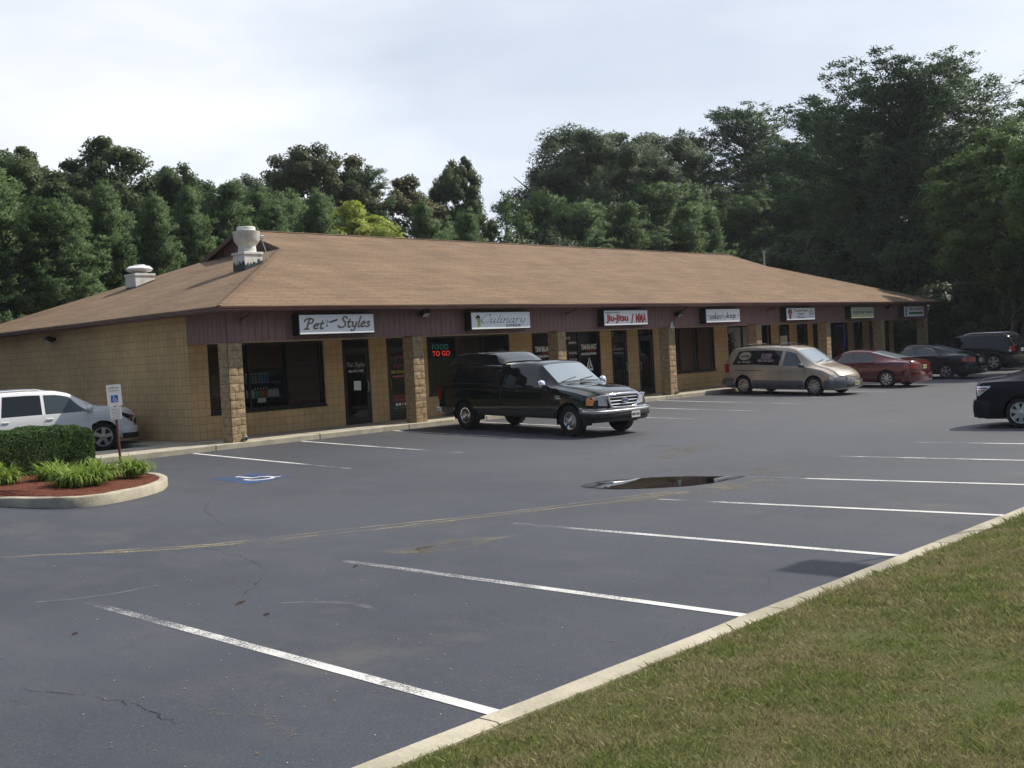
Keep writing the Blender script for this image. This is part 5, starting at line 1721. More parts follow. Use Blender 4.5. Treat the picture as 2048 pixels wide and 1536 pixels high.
    # nose
    for sg in (1, -1):
        mb = MB(); g = []
        for f in np.linspace(0, 1, 8):
            y = .42 + f * .36
            g.append([b.front_pt(sg * y, z, .012) for z in np.linspace(.575, .675 - .03 * f, 4)])
        mb.grid(g if sg > 0 else g[::-1])
        g = []
        for t in np.linspace(0, .22, 5): g.append([b.side_pt(b.xf - t, z, .010, sg) for z in np.linspace(.56, .64 + .25 * t, 4)])
        mb.grid(g if sg < 0 else g[::-1]); h = mb.build('headlight', M['lens'], e, 40)
        m2 = MB(); g = []
        for t in np.linspace(.22, .36, 4): g.append([b.side_pt(b.xf - t, z, .011, sg) for z in np.linspace(.575, .70, 4)])
        m2.grid(g if sg < 0 else g[::-1]); m2.build('turn_signal', M['amber'], h, 40)
        mb = b.side_patch(-2.42, -2.2, .80, 1.12, n=4, m=5, off=.010, sgns=(sg,)); b.end_patch(sg * .78, sg * .90, .80, 1.12, False, mb=mb, off=.01); mb.build('taillight', M['redlens'], e, 40)
    mb = b.end_patch(-.38, .38, .56, .66, off=.010); mb.build('grille', M['black'], e)
    mb = MB()
    for z in (.565, .61, .655): mb.tube([b.front_pt(y, z, .02) for y in np.linspace(-.38, .38, 7)], .014, 6)
    mb.build('grille_bar', gold, e, 50)
    b.bumper(.27, .54, .10, True, .5).build('bumper', grey, e, 40)
    mb = b.end_patch(-.5, .5, .32, .38, off=.115); mb.build('air_intake', M['black'], e)
    b.bumper(.28, .56, .09, False, .4).build('rear_bumper', grey, e, 40)
    plate(b, e, .10, .42, True, plain('yellow_plate', (.55, .53, .22), .5), 'TBN-21H', off=.12)
    return e
minivan()

# ---- saloon cars
def sedan(name, label, loc, th, col, L=4.8, H=1.44, Wd=1.82, wb=2.74, rimstyle=('alloy', 7), metal=.1, chrome_line=False, tail='wide', glass=None, rear_plate='NJL-47R', plate_mat=None, trimcol=None, rpm=.64):
    p = paint(name + '_paint', col, metal, .14 if col[0] > .0065 else .28, .3 if col[0] > .0065 and col[0] < .05 else (0 if col[0] < .0065 else 1))
    px, py = loc
    e = empty('sedan', (px, py, gz(py)), th, label, 'sedan')
    s_ = math.sin(th)
    e.rotation_euler = (0, -math.atan2(gz(py + 1.5) - gz(py - 1.5), 3) * s_, th)
    ro = 1.10; fo = L - wb - ro
    xr, xf = -wb / 2 - ro, wb / 2 + fo
    k = H / 1.44
    b = Body(wb, fo, ro, Wd, .325,
        top=[(xr, .84 * k), (xr + .04, .97 * k), (xr + .14, 1.03 * k), (xr + .60, 1.075 * k), (xr + .72, 1.10 * k), (-.72, 1.36 * k), (-.45, 1.42 * k), (0, H), (.30, 1.435 * k), (.55, 1.38 * k), (1.22, 1.02 * k), (1.32, .985 * k), (1.8, .91 * k), (xf - .25, .80 * k), (xf - .06, .70 * k), (xf, .62 * k)],
        sh=[(xr, .80 * k), (xr + .15, .965 * k), (xr + .8, .99 * k), (0, .95 * k), (1.1, .91 * k), (1.7, .83 * k), (xf - .2, .71 * k), (xf, .58 * k)],
        wt=[(xr, .80), (xr + .7, .76), (-.5, .66), (.4, .66), (1.2, .78), (xf, .74)], sill=.21, kf=.28, kr=.20, round_=.07, bulge=.025, arch=1.13)
    b.mesh().build('body', p, e, 38)
    finish_car(b, e, rimstyle[1], rimstyle[0], M['steel'], .205, rr=.325 * rpm)
    doors_on(b, e, p, [(.02, 1.10), (-.92, .02)], .27, 0)
    gl = glass or M['carglass']
    for q in (1, -1): b.glass_patch(.06, 1.02, .06, .50, .06, .88, sgns=(q,)).build('side_window', gl, e, 40)
    for q in (1, -1): b.glass_patch(-.96, .0, -.62, .0, .06, .88, sgns=(q,)).build('side_window', gl, e, 40)
    b.top_patch(.50, 1.20, -.93, .93, 10, 14, .006).build('windscreen', M['screen'], e, 40)
    b.top_patch(xr + .74, -.66, -.93, .93, 10, 14, .006).build('rear_window', M['screen'] if glass else M['carglass'], e, 40)
    if chrome_line:
        for sg in (1, -1):
            mb = MB(); mb.tube([b.glass_pt(x, f, .006, sg) for x, f in ((1.05, .05), (.5, .04), (0, .04), (-.6, .04), (-1.0, .06), (-.64, .90), (-.3, .92), (.1, .92), (.48, .90), (1.05, .05))], .007, 5); mb.build('window_trim', M['chrome'], e, 60)
    mirror(b, e, .95, .93 * k, p, h=.13)
    for sg in (1, -1):
        mb = MB()
        if tail == 'wedge':
            g = []
            for t in np.linspace(.0, .42, 7): g.append([b.side_pt(b.xr + .02 + t, z, .010, sg) for z in np.linspace(.70 + .55 * max(0, t - .08), .91 + .02 * t, 4)])
            mb.grid(g if sg < 0 else g[::-1]); b.end_patch(sg * .56, sg * .84, .70, .90, False, mb=mb, off=.01)
            h = mb.build('taillight', M['lens'], e, 40)
            m2 = MB()
            for q in (.80, .855):
                g = []
                for t in np.linspace(.03, .34 if q > .82 else .24, 5): g.append([b.side_pt(b.xr + .02 + t, z, .014, sg) for z in (q, q + .025)])
                m2.grid(g if sg < 0 else g[::-1])
            m2.build('red_strip', M['redlens'], h)
        else:
            g = []
            for t in np.linspace(.0, .30, 6): g.append([b.side_pt(b.xr + .02 + t, z, .010, sg) for z in np.linspace(.72 * k + .10 * t, .92 * k - .12 * t, 4)])
            mb.grid(g if sg < 0 else g[::-1]); b.end_patch(sg * .46, sg * .84, .72 * k, .92 * k, False, mb=mb, off=.01); mb.build('taillight', M['redlens'], e, 40)
        mb = MB(); g = []
        for f in np.linspace(0, 1, 6): g.append([b.front_pt(sg * (.44 + f * .36), z, .012) for z in np.linspace(.53 * k, .63 * k - .03 * f, 4)])
        mb.grid(g if sg > 0 else g[::-1]); mb.build('headlight', M['lens'], e, 40)
    mb = b.end_patch(-.36, .36, .50 * k, .60 * k, off=.01); mb.build('grille', M['black'], e)
    b.bumper(.24, .60, .075, False, .42).build('rear_bumper', p, e, 40)
    b.bumper(.22, .50, .075, True, .42).build('bumper', p, e, 40)
    plate(b, e, 0, .78 * k, False, plate_mat or M['vinyl'], rear_plate, off=.012)
    mb = MB(); mb.tube([b.rear_pt(y, .30, .05) for y in (-.5, -.42)], .03, 8); mb.tube([(b.xr + .25, -.55, .25), (b.xr - .02, -.55, .25)], .03, 8); mb.build('exhaust_pipe', M['steel'], e, 40)
    return e, b
yplate = plain('yellow_rear_plate', (.50, .48, .24), .5)
sedan('maroon', 'dark red sedan parked nose in beside the gold minivan', (26.78, -3.22), R(88), (.105, .008, .012), 4.95, 1.42, 1.84, 2.76, ('alloy', 8), .2, glass=M['glassgreen'], plate_mat=yplate, rpm=.66)
sedan('midnight', 'black sedan with bright window trim parked nose in between red sedan and black sport utility', (32.85, -3.05), R(88), (.007, .008, .015), 4.85, 1.45, 1.82, 2.74, ('split', 5), .1, True, glass=M['glassgreen'], rear_plate='PRK-53D', rpm=.66)
sedan('onyx', 'black sedan seen from behind in the near bays, its front out of frame', (10.66, -16.42), R(-90.5), (.006, .006, .012), 4.9, 1.47, 1.84, 2.8, ('alloy', 7), .1, False, 'wedge', rpm=.70)

# ---- sport utility vehicles
def suv(name, label, loc, th, col, sc=1.0, rails=True, roof=1.74, L=4.95, wb=2.98, blackarch=False, wr=.375, z=None, rim=('split', 6), roofdrop=0, glass=None):
    p = paint(name + '_paint', col, .0, .2, .3 if col[0] < .05 else 1)
    px, py = loc
    e = empty('sport_utility', (px, py, gz(py) if z is None else z), th, label, 'sport utility')
    e.scale = (sc, sc, sc)
    ro = .98; fo = L - wb - ro
    xr, xf = -wb / 2 - ro, wb / 2 + fo
    h = roof
    b = Body(wb, fo, ro, 1.94, wr,
        top=[(xr, 1.10), (xr + .05, 1.22), (xr + .28, h - .16), (xr + .42, h - .06), (xr + .9, h), (-.3, h + .01), (.42, h - .02), (.74, h - .10), (1.40, 1.23), (1.50, 1.205), (1.95, 1.18), (xf - .25, 1.11), (xf - .07, 1.01), (xf, .84)],
        sh=[(xr, 1.04), (-.4, 1.07), (1.1, 1.09), (1.6, 1.09), (xf - .25, 1.02), (xf, .78)],
        wt=[(xr, .84), (xr + .4, .76), (.5, .74), (1.45, .82), (xf, .76)], sill=.30, kf=.30, kr=.12, round_=.07, bulge=.02, arch=1.17)
    b.mesh().build('body', p, e, 38)
    finish_car(b, e, rim[1], rim[0], M['steel'], .24, rr=wr * .68)
    doors_on(b, e, p, [(.02, 1.22), (-1.06, .02)], .42, 0)
    gl = glass or M['carglass']
    for q in (1, -1): b.glass_patch(.08, 1.22, .08, .72, .02, .94, sgns=(q,)).build('side_window', gl, e, 40)
    for q in (1, -1): b.glass_patch(-1.0, .0, -.92, .0, .02, .94, sgns=(q,)).build('side_window', M['carglass'], e, 40)
    for q in (1, -1): b.glass_patch(-2.10, -1.10, -1.86, -1.02, .05, .92, sgns=(q,)).build('side_window', M['carglass'], e, 40)
    b.top_patch(.80, 1.40, -.92, .92, 10, 14, .006).build('windscreen', M['screen'], e, 40)
    b.top_patch(xr + .07, xr + .30, -.86, .86, 6, 12, .006).build('rear_window', M['carglass'], e, 40)
    mirror(b, e, 1.16, 1.10, p, h=.19)
    for q in (1, -1): b.side_patch(-1.04, 1.04, .31, .43, n=20, m=2, off=.008, sgns=(q,)).build('rocker_panel', M['plastic'], e, 40)
    for c in (wb / 2, -wb / 2):
        for sg in (1, -1):
            g = []; mb = MB()
            for t in np.linspace(-.05, math.pi + .05, 22):
                row = []
                for r in (wr * 1.172, wr * 1.29):
                    x, z_ = c + r * math.cos(t), wr + r * math.sin(t)
                    row.append(b.side_pt(x, max(z_, .31), .008, sg))
                g.append(row)
            mb.grid(g if sg > 0 else g[::-1])
            mb.build('arch_trim', M['plastic'] if blackarch else p, e, 40)
    if rails:
        for sg in (1, -1):
            mb = MB(); mb.tube([b.top_pt(x, sg * .86, .055 if 0 < i < 8 else .0) for i, x in enumerate(np.linspace(-2.0, .2, 9))], .018, 6); mb.build('roof_rail', M['chrome'], e, 50)
    for sg in (1, -1):
        mb = MB(); g = []
        for t in np.linspace(.0, .46, 7): g.append([b.side_pt(b.xf - .02 - t, z_, .010, sg) for z_ in np.linspace(.72 + .42 * t, .90 + .24 * t, 4)])
        mb.grid(g if sg < 0 else g[::-1])
        g = []
        for f in np.linspace(0, 1, 6): g.append([b.front_pt(sg * (.50 + f * .33), z_, .012) for z_ in np.linspace(.68, .82, 4)])
        mb.grid(g if sg > 0 else g[::-1]); hl = mb.build('headlight', M['plastic'] if not blackarch else M['lens'], e, 40)
        m2 = MB(); p_ = b.side_pt(b.xf - .20, .80, .014, sg); m2.lathe([(.035, 0), (.03, .01 * sg), (0, .012 * sg)], 12, 'y', p_); m2.build('reflector', M['amber'], hl)
        mb = b.side_patch(xr + .02, xr + .20, .86, 1.10, n=4, m=4, off=.010, sgns=(sg,)); b.end_patch(sg * .72, sg * .90, .86, 1.10, False, mb=mb, off=.01); tl = mb.build('taillight', M['redlens'], e, 40)
        m2 = b.side_patch(xr + .04, xr + .17, .86, .92, n=3, m=2, off=.014, sgns=(sg,)); m2.build('reversing_lamp', M['lens'], tl)
    mb = b.end_patch(-.45, .45, .55, .76, off=.01); mb.build('grille', M['chrome'], e)
    b.bumper(.44, .62, .07, True, .5).build('bumper', p if not blackarch else M['plastic'], e, 40); b.bumper(.30, .44, .05, True, .5).build('lower_bumper', M['plastic'], e, 40)
    b.bumper(.36, .66, .08, False, .42).build('rear_bumper', M['plastic'] if blackarch else p, e, 40)
    plate(b, e, 0, .92, False, M['vinyl'], 'KXT-90B', off=.012)
    return e, b
suv('ivory', 'white sport utility vehicle partly hidden by the hedge beside the end wall', (-2.66, 4.92), R(-12), (.90, .90, .91), .95, True, 1.70, 5.05, 3.0, False, .38, gz(5) , ('alloy', 5), glass=M['glassgreen'])
suv('jet', 'black sport utility vehicle parked farthest, by the woods past the building', (40.4, -2.35), R(88), (.010, .011, .016), 1.0, True, 1.72, 4.5, 2.65, True, .37, None, ('alloy', 5))
# ------------------------------------------------------------------ planted island, hedge, accessible sign
isl = [(-4.05, -3.2), (-4.22, -4.3), (-4.66, -5.15), (-5.3, -5.78), (-6.3, -6.2), (-6.9, -5.95), (-7.25, -5.2), (-7.6, -4.4), (-8.6, -3.6), (-10.5, -3.0), (-13, -2.8), (-13, -.2), (-4.05, -.2)]
def inset(poly, d):
    out = []
    n = len(poly)
    for i in range(n):
        a, b, c = Vector(poly[i - 1]), Vector(poly[i]), Vector(poly[(i + 1) % n])
        t1, t2 = (b - a).normalized(), (c - b).normalized()
        n1, n2 = Vector((t1.y, -t1.x)), Vector((t2.y, -t2.x))
        m = (n1 + n2).normalized()
        out.append(tuple(b + m * (d / max(.4, m.dot(n1)))))
    return out
def round_poly(poly, k=4):
    P = np.array(poly); n = len(P); out = []
    for i in range(n):
        p0, p1, p2, p3 = P[i - 1], P[i], P[(i + 1) % n], P[(i + 2) % n]
        for f in np.linspace(0, 1, k, endpoint=False):
            out.append(tuple(.5 * (2 * p1 + (p2 - p0) * f + (2 * p0 - 5 * p1 + 4 * p2 - p3) * f * f + (3 * p1 - p0 - 3 * p2 + p3) * f ** 3)))
    return out
ip = round_poly(isl, 4)
sgn = sum(ip[i - 1][0] * ip[i][1] - ip[i][0] * ip[i - 1][1] for i in range(len(ip)))
inner_d = .145 if sgn < 0 else -.145
rings = []
for d, z in ((0, -.34), (0, -.135), (.02, -.115), (.125, -.11), (.145, -.12), (.145, -.2)):
    q = inset(ip, d if sgn < 0 else -d)
    rings.append([(x, y, z + (RNG.uniform(-.006, .006) if z > -.2 else 0)) for x, y in q] )
for r in rings: r.append(r[0])
mb = MB(); mb.grid(rings)
tag(mb.build('island_kerb', M['kerb'], smooth=50), 'pale concrete kerb ring round the planted island', 'kerb')
q = inset(ip, inner_d)
cxy = np.mean(np.array(q), axis=0)
mb = MB()
rr_ = []
for k in (1, .85, .6, .3):
    rr_.append([(cxy[0] + (x - cxy[0]) * k, cxy[1] + (y - cxy[1]) * k, -.135 + (.10 * (1 - k ** 2)) + RNG.uniform(-.012, .012)) for x, y in q])
for r in rr_: r.append(r[0])
mb.grid(rr_); mb.poly(rr_[-1][:-1])
tag(mb.build('mulch_bed', M['mulch']), 'red bark mulch filling the planted island', 'mulch', kind='structure')

def leaf_cards(C, N, sl, sw, rng, tilt=.8, name='leaves', soft=None):
    """C (n,3) leaf positions, N (n,3) preferred facing; diamond leaves"""
    n = len(C)
    d = N + rng.normal(0, tilt, (n, 3)); d /= np.linalg.norm(d, axis=1)[:, None]
    r = rng.normal(0, 1, (n, 3)); a = np.cross(d, r); a /= np.linalg.norm(a, axis=1)[:, None]
    b = np.cross(d, a)
    l = sl * rng.uniform(.6, 1.35, n)[:, None]; w = sw * rng.uniform(.6, 1.3, n)[:, None]
    V = np.stack([C - a * l / 2, C - b * w / 2 + a * l * .05, C + a * l / 2, C + b * w / 2 + a * l * .05], 1).reshape(-1, 3)
    F = np.arange(4 * n).reshape(-1, 4)
    me = np_mesh(name, V, F)
    if soft is not None:        # shade the leaves of a clump together, as a soft mass
        q = d * .35 + soft * .85; q /= np.linalg.norm(q, axis=1)[:, None]
        soft_normals(me, np.repeat(q, 4, axis=0))
    return me
def soft_normals(me, nv):
    me.polygons.foreach_set('use_smooth', np.ones(len(me.polygons), bool))
    me.normals_split_custom_set_from_vertices(nv.astype(np.float32).tolist())

# clipped yew hedge
def hedge(x0, x1, y0, y1, z0, z1, n):
    rng = np.random.default_rng(3)
    C, N = [], []
    cx, cy, cz = (x0 + x1) / 2, (y0 + y1) / 2, (z0 + z1) / 2
    hx, hy, hz = (x1 - x0) / 2, (y1 - y0) / 2, (z1 - z0) / 2
    p = rng.normal(0, 1, (n * 3, 3))
    # points on a superellipsoid shell
    u = rng.uniform(-1, 1, (n * 3, 3))
    f = rng.integers(0, 10, n * 3)
    ax = np.where(f < 4, 2, np.where(f < 8, 1, 0)); s_ = rng.choice([-1, 1], n * 3); s_ = np.where(ax == 2, 1, s_)
    u[np.arange(n * 3), ax] = s_
    k = (np.abs(u) ** 7).sum(1) ** (1 / 7)
    u = u / k[:, None]
    nn = np.sign(u) * np.abs(u) ** 6; nn /= np.linalg.norm(nn, axis=1)[:, None]
    depth = rng.exponential(.04, n * 3)
    bump = 0
    q = np.stack([u[:, 0] * hx, u[:, 1] * hy, u[:, 2] * hz], 1)
    for fq in (5, 8, 13, 19, 27, 38):
        for _ in range(3):
            v = rng.normal(0, 1, 3); v /= np.linalg.norm(v)
            bump = bump + .085 / fq * np.sin(q @ v * fq * 1.3 + rng.uniform(0, 6.28))
    P = np.stack([cx + u[:, 0] * hx, cy + u[:, 1] * hy, cz + u[:, 2] * hz], 1) - nn * (depth - bump)[:, None]
    me = leaf_cards(P, nn, .036, .014, rng, .9)
    e = empty('hedge', (cx, cy, z0), 0, 'clipped dark green box hedge on the planted island', 'hedge')
    o = link('foliage', me, M['yew'], e); o.location = (-cx, -cy, -z0)
    mb = MB(); mb.bbox(x0 + .16, x1 - .16, y0 + .16, y1 - .16, z0, z1 - .14, .06)
    c = mb.build('twig_core', M['bark'], e); c.location = (-cx, -cy, -z0)
    for i in range(7):
        x = x0 + .3 + (x1 - x0 - .6) * i / 6
        mb = MB(); mb.tube([(x, cy, z0 - .1), (x + .03, cy + .02, z0 + .3)], .03, 6); c = mb.build('stem', M['bark'], e); c.location = (-cx, -cy, -z0)
hedge(-9.8, -4.22, -1.75, -.55, -.08, .82, 62000)

# strap-leaved clumps
def clump(x, y, n, h, spread, label, seed):
    rng = np.random.default_rng(seed)
    V, F = [], []
    for i in range(n):
        a = rng.uniform(0, 2 * math.pi); r0 = spread * math.sqrt(rng.random()) * .75
        bx, by = r0 * math.cos(a), r0 * math.sin(a)
        a2 = a + rng.normal(0, .8)
        L_ = h * rng.uniform(.7, 1.25); w = rng.uniform(.014, .026)
        lean = rng.uniform(.5, 2.3)
        px_, pz_, th_ = 0, 0, R(88) - lean * .25
        b0 = len(V)
        for k in range(6):
            cw = w * (1 - (k / 5) ** 2.2 * .9)
            ca, sa = math.cos(a2), math.sin(a2)
            V.append((bx + px_ * ca - cw * sa / 1, by + px_ * sa + cw * ca, pz_)); V.append((bx + px_ * ca + cw * sa, by + px_ * sa - cw * ca, pz_))
            px_ += math.cos(th_) * L_ / 5; pz_ += math.sin(th_) * L_ / 5
            th_ -= lean * R(24) * (k + 1) / 2.6
            pz_ = max(pz_, .01)
        for k in range(5): F.append((b0 + 2 * k, b0 + 2 * k + 1, b0 + 2 * k + 3, b0 + 2 * k + 2))
    me = np_mesh('leaves', np.array(V), np.array(F))
    e = empty('daylily_clump', (x, y, -.07), 0, label, 'plant', 'strap leaved clumps on the island')
    link('leaves', me, M['daylily'], e)
clump(-6.75, -3.0, 300, .44, .36, 'strap leaved green clump in front of the hedge, cut by the photo edge', 21)
clump(-5.85, -3.3, 330, .42, .36, 'strap leaved clump against the hedge, behind the biggest', 22)
clump(-6.05, -4.75, 430, .46, .46, 'biggest strap leaved clump spilling towards the kerb', 23)
clump(-5.45, -4.15, 330, .44, .36, 'strap leaved clump just beside the biggest, on the side of the sign', 24)
clump(-4.80, -4.25, 240, .42, .24, 'small strap leaved clump at the tip of the island by the kerb', 25)

# accessible parking sign
e = empty('parking_sign', (-3.06, -.30, -.16), 0, 'white accessible parking sign with a smaller fines plate on a rusty post', 'sign')
fr_rot = R(18)
e.rotation_euler = (R(0), R(-2.0), -fr_rot)
post = varied('rusty_post', (.07, .03, .022), (.15, .07, .045), 9, .8)
mb = MB(); mb.add([(-.028, .0, -.1), (-.012, -.02, -.1), (.012, -.02, -.1), (.028, 0, -.1), (.028, .008, -.1), (-.028, .008, -.1)] + [(-.028, .0, 1.70), (-.012, -.02, 1.70), (.012, -.02, 1.70), (.028, 0, 1.70), (.028, .008, 1.70), (-.028, .008, 1.70)],
    [(i, (i + 1) % 6, (i + 1) % 6 + 6, i + 6) for i in range(6)] + [(6, 7, 8, 9, 10, 11)])
mb.build('post', post, e)
def rplate(w, z0, z1, y, r=.03):
    pts = []
    for (cx_, cz_, a0) in ((w - r, z1 - r, 0), (-w + r, z1 - r, 90), (-w + r, z0 + r, 180), (w - r, z0 + r, 270)):
        for t in range(5): pts.append((cx_ + r * math.cos(R(a0 + t * 22.5)), cz_ + r * math.sin(R(a0 + t * 22.5))))
    mb = MB(); n = len(pts)
    mb.add([(a, y, b) for a, b in pts] + [(a, y + .004, b) for a, b in pts], [tuple(range(n))[::-1], tuple(range(n, 2 * n))] + [(i, (i + 1) % n, (i + 1) % n + n, i + n) for i in range(n)])
    return mb
pl = rplate(.155, 1.27, 1.75, -.026).build('sign_plate', M['vinyl'], e)
p2 = rplate(.12, .98, 1.255, -.026, .012).build('fines_plate', M['vinyl'], e)
mb = MB(); mb.quad((-.075, -.0275, 1.36), (.075, -.0275, 1.36), (.075, -.0275, 1.515), (-.075, -.0275, 1.515)); mb.build('symbol_panel', M['blue'], pl)
mb = MB()
ys = -.029
def fl(pts, w):
    for (a, b) in zip(pts[:-1], pts[1:]):
        t = Vector((b[0] - a[0], b[1] - a[1])).normalized() * w
        mb.poly([(a[0] + t.y, ys, a[1] - t.x), (b[0] + t.y, ys, b[1] - t.x), (b[0] - t.y, ys, b[1] + t.x), (a[0] - t.y, ys, a[1] + t.x)])
arc = [(.0 + .036 * math.cos(t), 1.415 + .036 * math.sin(t)) for t in np.linspace(R(150), R(390), 14)]
fl(arc, .006); fl([(-.012, 1.475), (-.008, 1.43), (.025, 1.43), (.042, 1.385), (.055, 1.39)], .007)
disc(mb, -.014, 1.49, .011, .011, ys, 10)
mb.build('wheelchair_symbol', M['vinyl'], pl)
write('RESERVED', -.11, .11, 1.66, 1.69, -.0275, M['green'], pl, bold=.01)
write('PARKING', -.10, .10, 1.60, 1.63, -.0275, M['green'], pl, bold=.01)
for z, s_ in ((1.20, 'PENALTY'), (1.165, '$250 FINE'), (1.13, 'SUBSEQUENT'), (1.095, 'OFFENSES'), (1.06, 'UP TO 90 DAYS'), (1.025, 'COMMUNITY'), (.995, 'SERVICE')):
    write(s_, -.09, .09, z, z + .02, -.0275, M['ink'], p2)
mb = MB()
for z in (1.72, 1.29, 1.235): mb.lathe([(.008, -.0265), (.008, -.031), (0, -.032)], 8, 'y', (0, 0, z))
mb.build('bolt', M['galv'], e)

# ------------------------------------------------------------------ unseen lamp standard, added out of frame so its head shades some asphalt
# (its head throws the small oval shadow on the near bays)
Lx, Ly, Lh = .28, -21.1, 6.9
e = empty('shadow_caster_lamp', (Lx, Ly, bank_z(Lx, Ly)), 0, 'unseen lamp standard added on the grass bank to shade the near bays', 'shadow caster')
mb = MB(); mb.tube([(0, 0, -.2), (0, 0, 3.5), (0, 0, Lh)], [.035, .025, .022], 10); mb.build('pole', M['bronze'], e, 40)
mb = MB(); mb.bbox(-.28, .28, -.55, .25, Lh - .02, Lh + .16, .03); mb.build('lamp_head', M['bronze'], e)
mb = MB(); mb.quad((-.23, -.48, Lh - .023), (-.23, .2, Lh - .023), (.23, .2, Lh - .023), (.23, -.48, Lh - .023)); mb.build('lens', M['lens'], e)

# ------------------------------------------------------------------ trees
def limb(mb, p, d, L_, r0, r1, rng, seg=5, up=.1, wob=.12):
    pts, rs = [Vector(p)], [r0]
    d = Vector(d).normalized()
    for k in range(seg):
        d = (d + Vector(rng.normal(0, wob, 3)) + Vector((0, 0, up))).normalized()
        pts.append(pts[-1] + d * (L_ / seg)); rs.append(r0 + (r1 - r0) * (k + 1) / seg)
    mb.tube(pts, rs, 6, False)
    return pts
def broadleaf(name, H, Rr, base, nclump, nleaf, leaf, mat, bark, seed, ragged=.28, flat=1.0, trunks=1, clr=.2):
    """returns (trunk mesh, crown mesh) of a spreading tree, base at the origin"""
    rng = np.random.default_rng(seed)
    mb = MB()
    tips = []
    for t in range(trunks):
        off = Vector((rng.normal(0, .5), rng.normal(0, .5), 0)) if trunks > 1 else Vector((0, 0, 0))
        tr = limb(mb, off + Vector((0, 0, -.3)), (rng.normal(0, .08), rng.normal(0, .08), 1), H * .72, .018 * H / math.sqrt(trunks), .05, rng, 8, .05, .05)
        for k in range(9):
            q = tr[2 + int(k * 6 / 9)]
            a = rng.uniform(0, 2 * math.pi)
            tips += limb(mb, q, (math.cos(a), math.sin(a), rng.uniform(.25, .9)), Rr * rng.uniform(.6, 1.0), .006 * H, .015, rng, 5, .06, .16)[2:]
    trunk = mb
    cz = (base + H) / 2; hz = (H - base) / 2
    C = []
    while len(C) < nclump:
        v = rng.normal(0, 1, 3); v /= np.linalg.norm(v)
        r = rng.uniform(.30, 1.0) ** .55
        k = 1 + ragged * (math.sin(v[0] * 4.1 + seed) * .5 + math.sin(v[1] * 5.3 + v[2] * 3 + seed * 2) * .5)
        p = v * min(1.02, r * k)
        zz = p[2] * hz
        wid = 1.0 if p[2] > -.2 else 1.0 - .35 * (-p[2] - .2)
        C.append((p[0] * Rr * wid, p[1] * Rr * wid, cz + zz * flat))
    C = np.array(C)
    for _ in range(6):            # draw stray clumps back to the crown
        dd = np.linalg.norm(C[:, None] - C[None], axis=2)
        lone = np.sort(dd, axis=1)[:, 5] > Rr * clr * 1.75
        C[lone] = np.array([0, 0, cz]) + (C[lone] - np.array([0, 0, cz])) * .93
    cr = Rr * clr * rng.uniform(.55, 1.25, nclump)
    ci = rng.integers(0, nclump, nleaf)
    g = rng.normal(0, 1, (nleaf, 3)); g /= np.linalg.norm(g, axis=1)[:, None]
    rad = rng.random(nleaf) ** .42 * rng.uniform(.85, 1.1, nleaf)
    P = C[ci] + g * (cr[ci] * rad)[:, None] * np.array([1, 1, .75])
    ctr = np.array([0, 0, cz])
    out = P - ctr; out /= np.linalg.norm(out, axis=1)[:, None] + 1e-6
    nn = g * .75 + out * .45 + np.array([0, 0, .25])
    nn /= np.linalg.norm(nn, axis=1)[:, None]
    me = leaf_cards(P, nn, leaf, leaf * .6, rng, .45, 'crown', nn)
    return trunk, me
